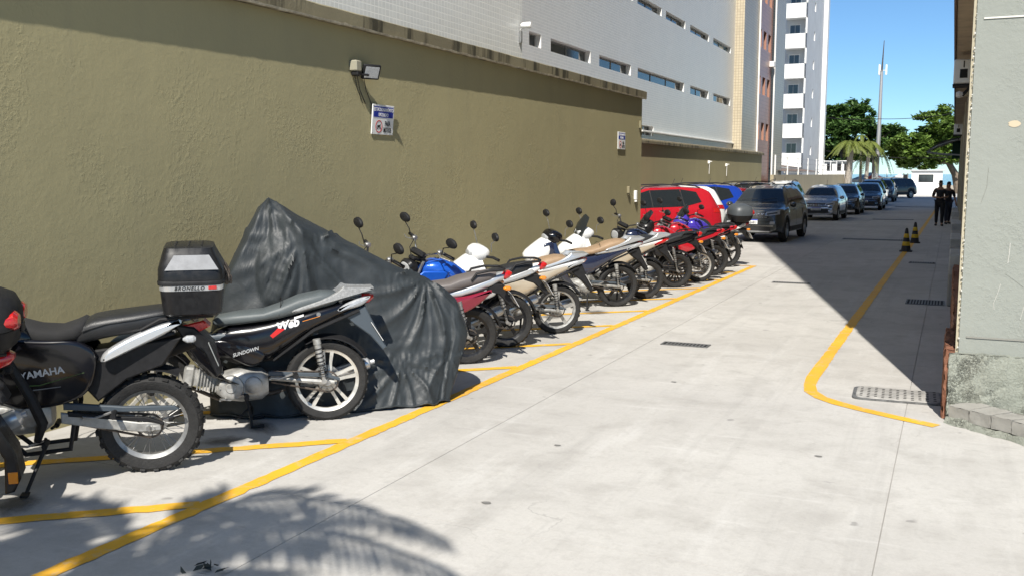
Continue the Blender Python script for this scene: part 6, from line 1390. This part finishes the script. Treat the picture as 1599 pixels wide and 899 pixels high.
        decal(bvh, 'headlight_surround', [(sd_ * (W - .16), zh - .005), (sd_ * (W - .44), zh - .05), (sd_ * (W - .43), zh - .01), (sd_ * (W - .17), zh + .03)], '+x', M_TRIM, p, .011, 6, 2)
        decal(bvh, 'fog_lamp', [(sd_ * (W - .20), .535), (sd_ * (W - .33), .535), (sd_ * (W - .33), .61), (sd_ * (W - .20), .61)], '+x', M_CLEARL if S is SUV else M_TRIM, p, .008, 4, 3)
        if tail == 'bar': decal(bvh, 'tail_light', [(sd_ * (W - .03), .90), (sd_ * (W - .42), .90), (sd_ * (W - .42), 1.0), (sd_ * (W - .05), 1.03)], '-x', M_REDL, p, .010, 6, 3)
        decal(bvh, 'tail_light_wrap', [(-L + .07, .90), (-L + .36, .92), (-L + .30, 1.0), (-L + .09, 1.02)], ax, M_REDL, p, .010, 5, 2)
    zg = .76 if S is SUV else .64
    decal(bvh, 'grille', [(-W + .36, zg - .06), (W - .36, zg - .06), (W - .40, zg + .09), (-W + .40, zg + .09)], '+x', M_TRIM, p, .006, 12, 4)
    for i, zz in enumerate((zg + .045, zg, zg - .04) if grille else (zg,)):
        for k in range(-4, 5):
            if k == 0: continue
            decal(bvh, 'grille_bar', [(k * .105 - .035, zz), (k * .105 + .035, zz), (k * .105 + .035, zz + .014), (k * .105 - .035, zz + .014)], '+x', M_CHROME, p, .010, 2, 1)
    decal(bvh, 'lower_intake', [(-W + .30, .34), (W - .30, .34), (W - .34, .47), (-W + .34, .47)], '+x', M_TRIM, p, .006, 10, 3)
    decal(bvh, 'bumper_trim', [(-W + .24, .475), (W - .24, .475), (W - .24, .495), (-W + .24, .495)], '+x', M_CHROME if grille else M_TRIM, p, .012, 10, 1)
    decal(bvh, 'skid_plate', [(-W + .34, .315), (W - .34, .315), (W - .34, .34), (-W + .34, .34)], '+x', M_SILVER if grille else M_TRIM, p, .012, 10, 1)
    zp = .60 if S is SUV else .50
    pl = decal(bvh, 'number_plate', [(-.2, zp - .065), (.2, zp - .065), (.2, zp + .065), (-.2, zp + .065)], '+x', M_PLATE, p, .016, 4, 2)
    decal(bvh, 'plate_band', [(-.2, zp + .03), (.2, zp + .03), (.2, zp + .065), (-.2, zp + .065)], '+x', M_PBLUE, p, .018, 4, 1)
    hit = bvh.ray_cast(V(5, 0, zp - .015), V(-1, 0, 0))
    if plate and hit[0]:
        text_mesh('plate_characters', plate, .085, M_INK, pl, basis((hit[0].x + .026, 0, zp - .018), (0, 1, 0), (0, 0, 1)), .001, bold=.001)
    decal(bvh, 'rear_plate', [(-.2, .66), (.2, .66), (.2, .78), (-.2, .78)], '-x', M_PLATE, p, .012, 4, 2)
    decal(bvh, 'rear_bumper', [(-W + .12, .32), (W - .12, .32), (W - .12, .52), (-W + .12, .52)], '-x', M_TRIM, p, .012, 10, 3)
    hit = bvh.ray_cast(V(5, 0, zg + .015), V(-1, 0, 0))
    if logo and hit[0]:
        q = MB(); c = (hit[0].x + .014, 0, zg + .015); q.lathe([(.052, -.004), (.052, .006), (.064, .006), (.064, -.004)], c, 'x', 26, True)
        for a, b in (((-.028, .042), (-.012, -.0)), ((-.012, .0), (0, .036)), ((0, .036), (.012, 0)), ((.012, 0), (.028, .042)), ((-.046, .018), (-.024, -.042)), ((-.024, -.042), (0, .002)), ((0, .002), (.024, -.042)), ((.024, -.042), (.046, .018))):
            q.tube([V(c[0], a[0], c[2] + a[1]), V(c[0], b[0], c[2] + b[1])], .0055, 5)
        q.build('badge', M_CHROME, p)
    if roof is not None: decal(bvh, 'roof_panel', [(.40, -W + .34), (-1.45, -W + .34), (-1.45, W - .34), (.40, W - .34)], 'z', roof, p, .006, 12, 10)
    q = MB(); q.box((of, 0, S['sill'] + .22), (wb * 2 + .3, 2 * W - .5, .35)); q.build('underbody', M_BLACKM, p, 0)
    q = MB(); q.tube([(-.9, 0, z_roof - .01), (-1.0, 0, z_roof + .2)], .006, 5); q.build('antenna', M_TRIM, p)
    for s_ in (.28, -.28):
        q = MB(); q.tube([(top and .98, s_ - .25, top(.98) + .055), (.95, s_ + .2, top(.95) + .075)], .008, 5); q.build('wiper', M_TRIM, p)
    if pillar is not None: pass
    return p
PG = carpaint('graphite', (.060, .066, .068), .5); PS = carpaint('silver', (.42, .43, .44), .7); PR = carpaint('red', (.44, .010, .022), .15); PW = carpaint('white', (.72, .72, .70), 0); PB_ = carpaint('blue', (.010, .055, .42), .35)
PD = carpaint('midnight', (.012, .02, .045), .4); PK = carpaint('black', (.010, .010, .011), .2); PDG = carpaint('dark_grey', (.05, .055, .065), .5); PRD = carpaint('deep_red', (.30, .01, .015), .2)
FACE = radians(-90)
make_car(SUV, PG, 'graphite compact utility car facing the camera at the edge of the shadow', -5.12, 29.9, FACE - .05, logo=True, plate='SVK2H91', grille=1)
make_car(HATCH, PS, 'silver hatchback facing the camera behind the graphite car', -5.15, 44.0, FACE - .03, rails=False, dark_trim=False, logo=True, plate='GDA1C42')
make_car(SUV, PW, 'white roofed car with black rails between graphite and silver cars', -7.5, 47.5, FACE, rails=True, roof=PW)
make_car(HATCH, PDG, 'dark grey hatchback tucked behind the silver hatchback', -4.9, 50.6, FACE, rails=False, dark_trim=False, plate='FQX4D03')
make_car(SEDAN, PD, 'midnight blue saloon facing the camera behind the dark grey hatchback', -4.35, 57.3, FACE, rails=False, dark_trim=False, plate='EHT7A60')
make_car(SUV, PK, 'black utility car facing the camera behind the midnight saloon', -4.7, 65.5, FACE, rails=True)
make_car(SUV, PDG, 'dark grey utility car, second from the gate', -4.6, 74, FACE, rails=True)
make_car(SUV, PK, 'black car nearest the gate with its side showing', -4.6, 84, radians(-130), rails=False)
CR = HDG + .06
def rear_at(u, v, Lc, x0): # place a nose-in car by where its rear corner stands
    return None
make_car(SUV, PR, 'bright red utility car parked nose to the wall beyond the bikes', -7.75, 25.5, CR, rails=True, dark_trim=True, tail='bar')
make_car(SUV, PW, 'white car nearly hidden between the red and blue cars', -8.25, 28.3, CR, rails=False)
make_car(SUV, PB_, 'bright blue utility car parked nose to the low wall', -8.1, 31.4, CR, rails=True)
make_car(HATCH, PRD, 'red hatchback mostly hidden behind the blue car', -8.2, 35.3, CR, rails=False)
make_car(SUV, PK, 'black car with roof rails behind the graphite car', -7.9, 38.5, CR, rails=True)
# ------------------------------------------------------------------ two people walking beside the right wall
def skin_mesh(name, verts, edges, rad, m, par, sub=2, root=0):
    me = bpy.data.meshes.new(name); me.from_pydata(verts, edges, []); o = bpy.data.objects.new(name, me); COL.objects.link(o)
    md = o.modifiers.new('skin', 'SKIN'); md.use_smooth_shade = True
    sv = me.skin_vertices[0].data
    for i, r_ in enumerate(rad): sv[i].radius = r_ if isinstance(r_, tuple) else (r_, r_); sv[i].use_root = (i == root)
    s_ = o.modifiers.new('sub', 'SUBSURF'); s_.levels = sub; s_.render_levels = sub
    dg = bpy.context.evaluated_depsgraph_get(); dg.update(); me2 = bpy.data.meshes.new_from_object(o.evaluated_get(dg)); bpy.data.objects.remove(o)
    me2.materials.clear(); me2.shade_smooth(); return link(name, me2, m, par)
def person(loc, rz, label, H, shirt, trous, skin, hair, arm_fold=False, bag=None, longhair=False, stride=.12):
    p = empty('person', loc, rz); tag(p, label, 'person'); s_ = H / 1.75
    def S(*a): return tuple(q * s_ for q in a)
    # local: faces +x, y left
    J = dict(pel=S(0, 0, .95), wa=S(0, 0, 1.08), ch=S(.01, 0, 1.28), sh=S(0, 0, 1.43), nk=S(.01, 0, 1.52), hd=S(.025, 0, 1.60), hd2=S(.03, 0, 1.70))
    v = []; e = []; r = []; idx = {}
    def add(n, co, rad, par=None):
        idx[n] = len(v); v.append(co); r.append(rad if not isinstance(rad, tuple) else tuple(q * s_ for q in rad)); r[-1] = r[-1] if isinstance(r[-1], tuple) else r[-1] * s_
        if par: e.append((idx[par], idx[n]))
    add('pel', J['pel'], (.12, .16)); add('wa', J['wa'], (.11, .145), 'pel'); add('ch', J['ch'], (.125, .17), 'wa'); add('sh', J['sh'], (.085, .13), 'ch'); add('nk', J['nk'], .052, 'sh'); add('hd', J['hd'], (.082, .072), 'nk'); add('hd2', J['hd2'], (.075, .066), 'hd')
    hands = []
    for sg, n in ((1, 'l'), (-1, 'r')):
        st = stride * sg
        add('hip' + n, S(0, sg * .09, .90), .095, 'pel'); add('kn' + n, S(st * .6 + .03, sg * .10, .50), .062, 'hip' + n); add('an' + n, S(st, sg * .10, .09), .042, 'kn' + n); add('ft' + n, S(st + .10, sg * .11, .04), .034, 'an' + n)
        add('shl' + n, S(0, sg * .185, 1.40), .06, 'sh'); 
        if arm_fold: el, wr = S(.03, sg * .27, 1.13), S(.20, sg * .10, 1.12)
        else: el, wr = S(-.02 - st * .4, sg * .25, 1.12), S(.08 - st * .8, sg * .27, .88)
        add('el' + n, el, .042, 'shl' + n); add('wr' + n, wr, .030, 'el' + n); E_, W_ = Vector(el), Vector(wr); d = (W_ - E_).normalized(); pm = W_ + d * .07 * s_; add('pm' + n, tuple(pm), (.018, .036), 'wr' + n)
        side = d.cross(V(0, 0, 1)); side = side.normalized() if side.length > .1 else V(1, 0, 0); cu = side.cross(d)
        for k in range(4):
            b = pm + side * (.027 - .018 * k) * s_ + d * .02 * s_; ln = (.045, .055, .05, .038)[k] * s_; add('f%d%s' % (k, n), tuple(b), .0095, 'pm' + n); add('g%d%s' % (k, n), tuple(b + d * ln * .6 - cu * ln * .25), .009, 'f%d%s' % (k, n)); add('h%d%s' % (k, n), tuple(b + d * ln * .9 - cu * ln * .75), .008, 'g%d%s' % (k, n))
        tb = pm - d * .03 * s_ + side * .035 * s_; add('t%s' % n, tuple(tb), .011, 'wr' + n); add('tt%s' % n, tuple(tb + (d * .035 + side * .018 - cu * .01) * s_), .009, 't' + n); hands.append(pm)
    bo = skin_mesh('body', v, e, r, skin, p)
    def sub_mesh(name, names, infl, m, links):
        vv = [v[idx[n]] for n in names]; rr = [tuple((q if isinstance(r[idx[n]], tuple) else r[idx[n]]) + infl * s_ for q in (r[idx[n]] if isinstance(r[idx[n]], tuple) else (r[idx[n]],) * 2)) for n in names]
        return skin_mesh(name, vv, [(names.index(a), names.index(b)) for a, b in links], rr, m, p)
    v2 = dict(v=None)
    idx['midl'] = len(v); v.append(tuple(Vector(v[idx['shl' + 'l']]).lerp(Vector(v[idx['ell']]), .95))); r.append(.045 * s_); idx['midr'] = len(v); v.append(tuple(Vector(v[idx['shlr']]).lerp(Vector(v[idx['elr']]), .95))); r.append(.045 * s_)
    sub_mesh('shirt', ['wa', 'pel', 'ch', 'sh', 'shll', 'midl', 'shlr', 'midr'], .016, shirt, [('pel', 'wa'), ('wa', 'ch'), ('ch', 'sh'), ('sh', 'shll'), ('shll', 'midl'), ('sh', 'shlr'), ('shlr', 'midr')])
    sub_mesh('trousers', ['pel', 'hipl', 'knl', 'anl', 'hipr', 'knr', 'anr'], .018, trous, [('pel', 'hipl'), ('hipl', 'knl'), ('knl', 'anl'), ('pel', 'hipr'), ('hipr', 'knr'), ('knr', 'anr')])
    for sg, n in ((1, 'l'), (-1, 'r')):
        a = V(*v[idx['an' + n]]); q = MB(); q.sloft([(a.x - .08, 0, .06, .03, a.y), (a.x - .05, 0, .09, .042, a.y), (a.x + .05, 0, .085, .046, a.y + sg * .01), (a.x + .14, 0, .06, .045, a.y + sg * .015), (a.x + .19, 0, .035, .025, a.y + sg * .015)], 12, 2.6); q.build('shoe', M_BLACKM, p)
    hd = V(*J['hd2']); h = MB()
    st = [(-.085, -.07, .04, .03), (-.06, -.10, .075, .062), (-.01, -.05, .092, .074), (.04, .0, .088, .066), (.075, .03, .065, .035)]
    if longhair: st = [(-.10, -.28, .03, .05), (-.06, -.30, .08, .085), (-.01, -.10, .095, .085), (.04, .0, .09, .07), (.075, .03, .065, .035)]
    h.sloft([(hd.x + x * s_, hd.z + a * s_, hd.z + b * s_, w_ * s_) for x, a, b, w_ in st], 16, 2.2); h.build('hair', hair, p, 60)
    f = MB(); fc = V(hd.x + .072 * s_, 0, hd.z - .055 * s_)
    f.prism([(fc.x - .012, fc.z + .03), (fc.x + .022, fc.z - .008), (fc.x + .016, fc.z - .018), (fc.x - .012, fc.z - .02)], -.012, .012, .004); f.build('nose', skin, p)
    for sg in (1, -1):
        q = MB(); q.sloft([(fc.x - .012, fc.z + .020, fc.z + .032, .010, sg * .03), (fc.x + .002, fc.z + .022, fc.z + .030, .008, sg * .03)], 8, 2); q.build('eye', M_INK, p)
        q = MB(); q.sloft([(hd.x - .02, fc.z - .01, fc.z + .03, .008, sg * .078 * s_), (hd.x + .01, fc.z - .02, fc.z + .035, .010, sg * .08 * s_), (hd.x + .025, fc.z - .0, fc.z + .025, .006, sg * .076 * s_)], 10, 2); q.build('ear', skin, p)
    q = MB(); q.cbox((fc.x - .004, 0, fc.z - .045 * s_), (.012, .045, .008), .003); q.build('mouth', mat('lips', (.22, .09, .075), .5), p)
    if bag: 
        hp = hands[0]; b = empty('carrier_bag', (0, 0, 0))
        M = Matrix.Translation(Vector(loc)) @ Matrix.Rotation(rz, 4, 'Z'); w_ = M @ (hp + V(.04, 0, -.04)); b.location = w_; tag(b, 'blue carrier bag hanging from the hand of the second walker', 'bag')
        q = MB(); q.rrect_loft([(-.42, 0, 0, .15, .06), (-.40, 0, 0, .17, .08), (-.22, 0, 0, .165, .07), (-.12, 0, 0, .13, .04)], 5, 3.5); q.build('body', mat('blue_bag', (.04, .12, .2), .5), b)
        for y in (.02, -.02): MB().tube([(-.08, y, -.13), (-.03, y, -.03), (.0, y, .03), (.03, y, -.03), (.08, y, -.13)], .007, 5).build('handle', mat('blue_bag', (.04, .12, .2), .5), b)
    return p
M_SKIN = mat('brown_skin', (.28, .15, .09), .55); M_HAIR = mat('dark_hair', (.012, .010, .009), .6); M_DSH = mat('charcoal_cloth', (.022, .022, .025), .9, nscale=20, namt=.2); M_DTR = mat('black_cloth', (.012, .012, .014), .9)
person((-.44, 39.9, 0), radians(-88), 'man in dark clothes with a folded arm walking towards the camera by right wall', 1.68, M_DSH, M_DTR, M_SKIN, M_HAIR, True)
person((-.17, 41.6, 0), radians(-74), 'person in black carrying a bag, walking half hidden behind the man', 1.62, M_DTR, mat('dark_jeans', (.02, .025, .04), .9), M_SKIN, M_HAIR, False, True, True, stride=-.16)
bpy.context.view_layer.update()
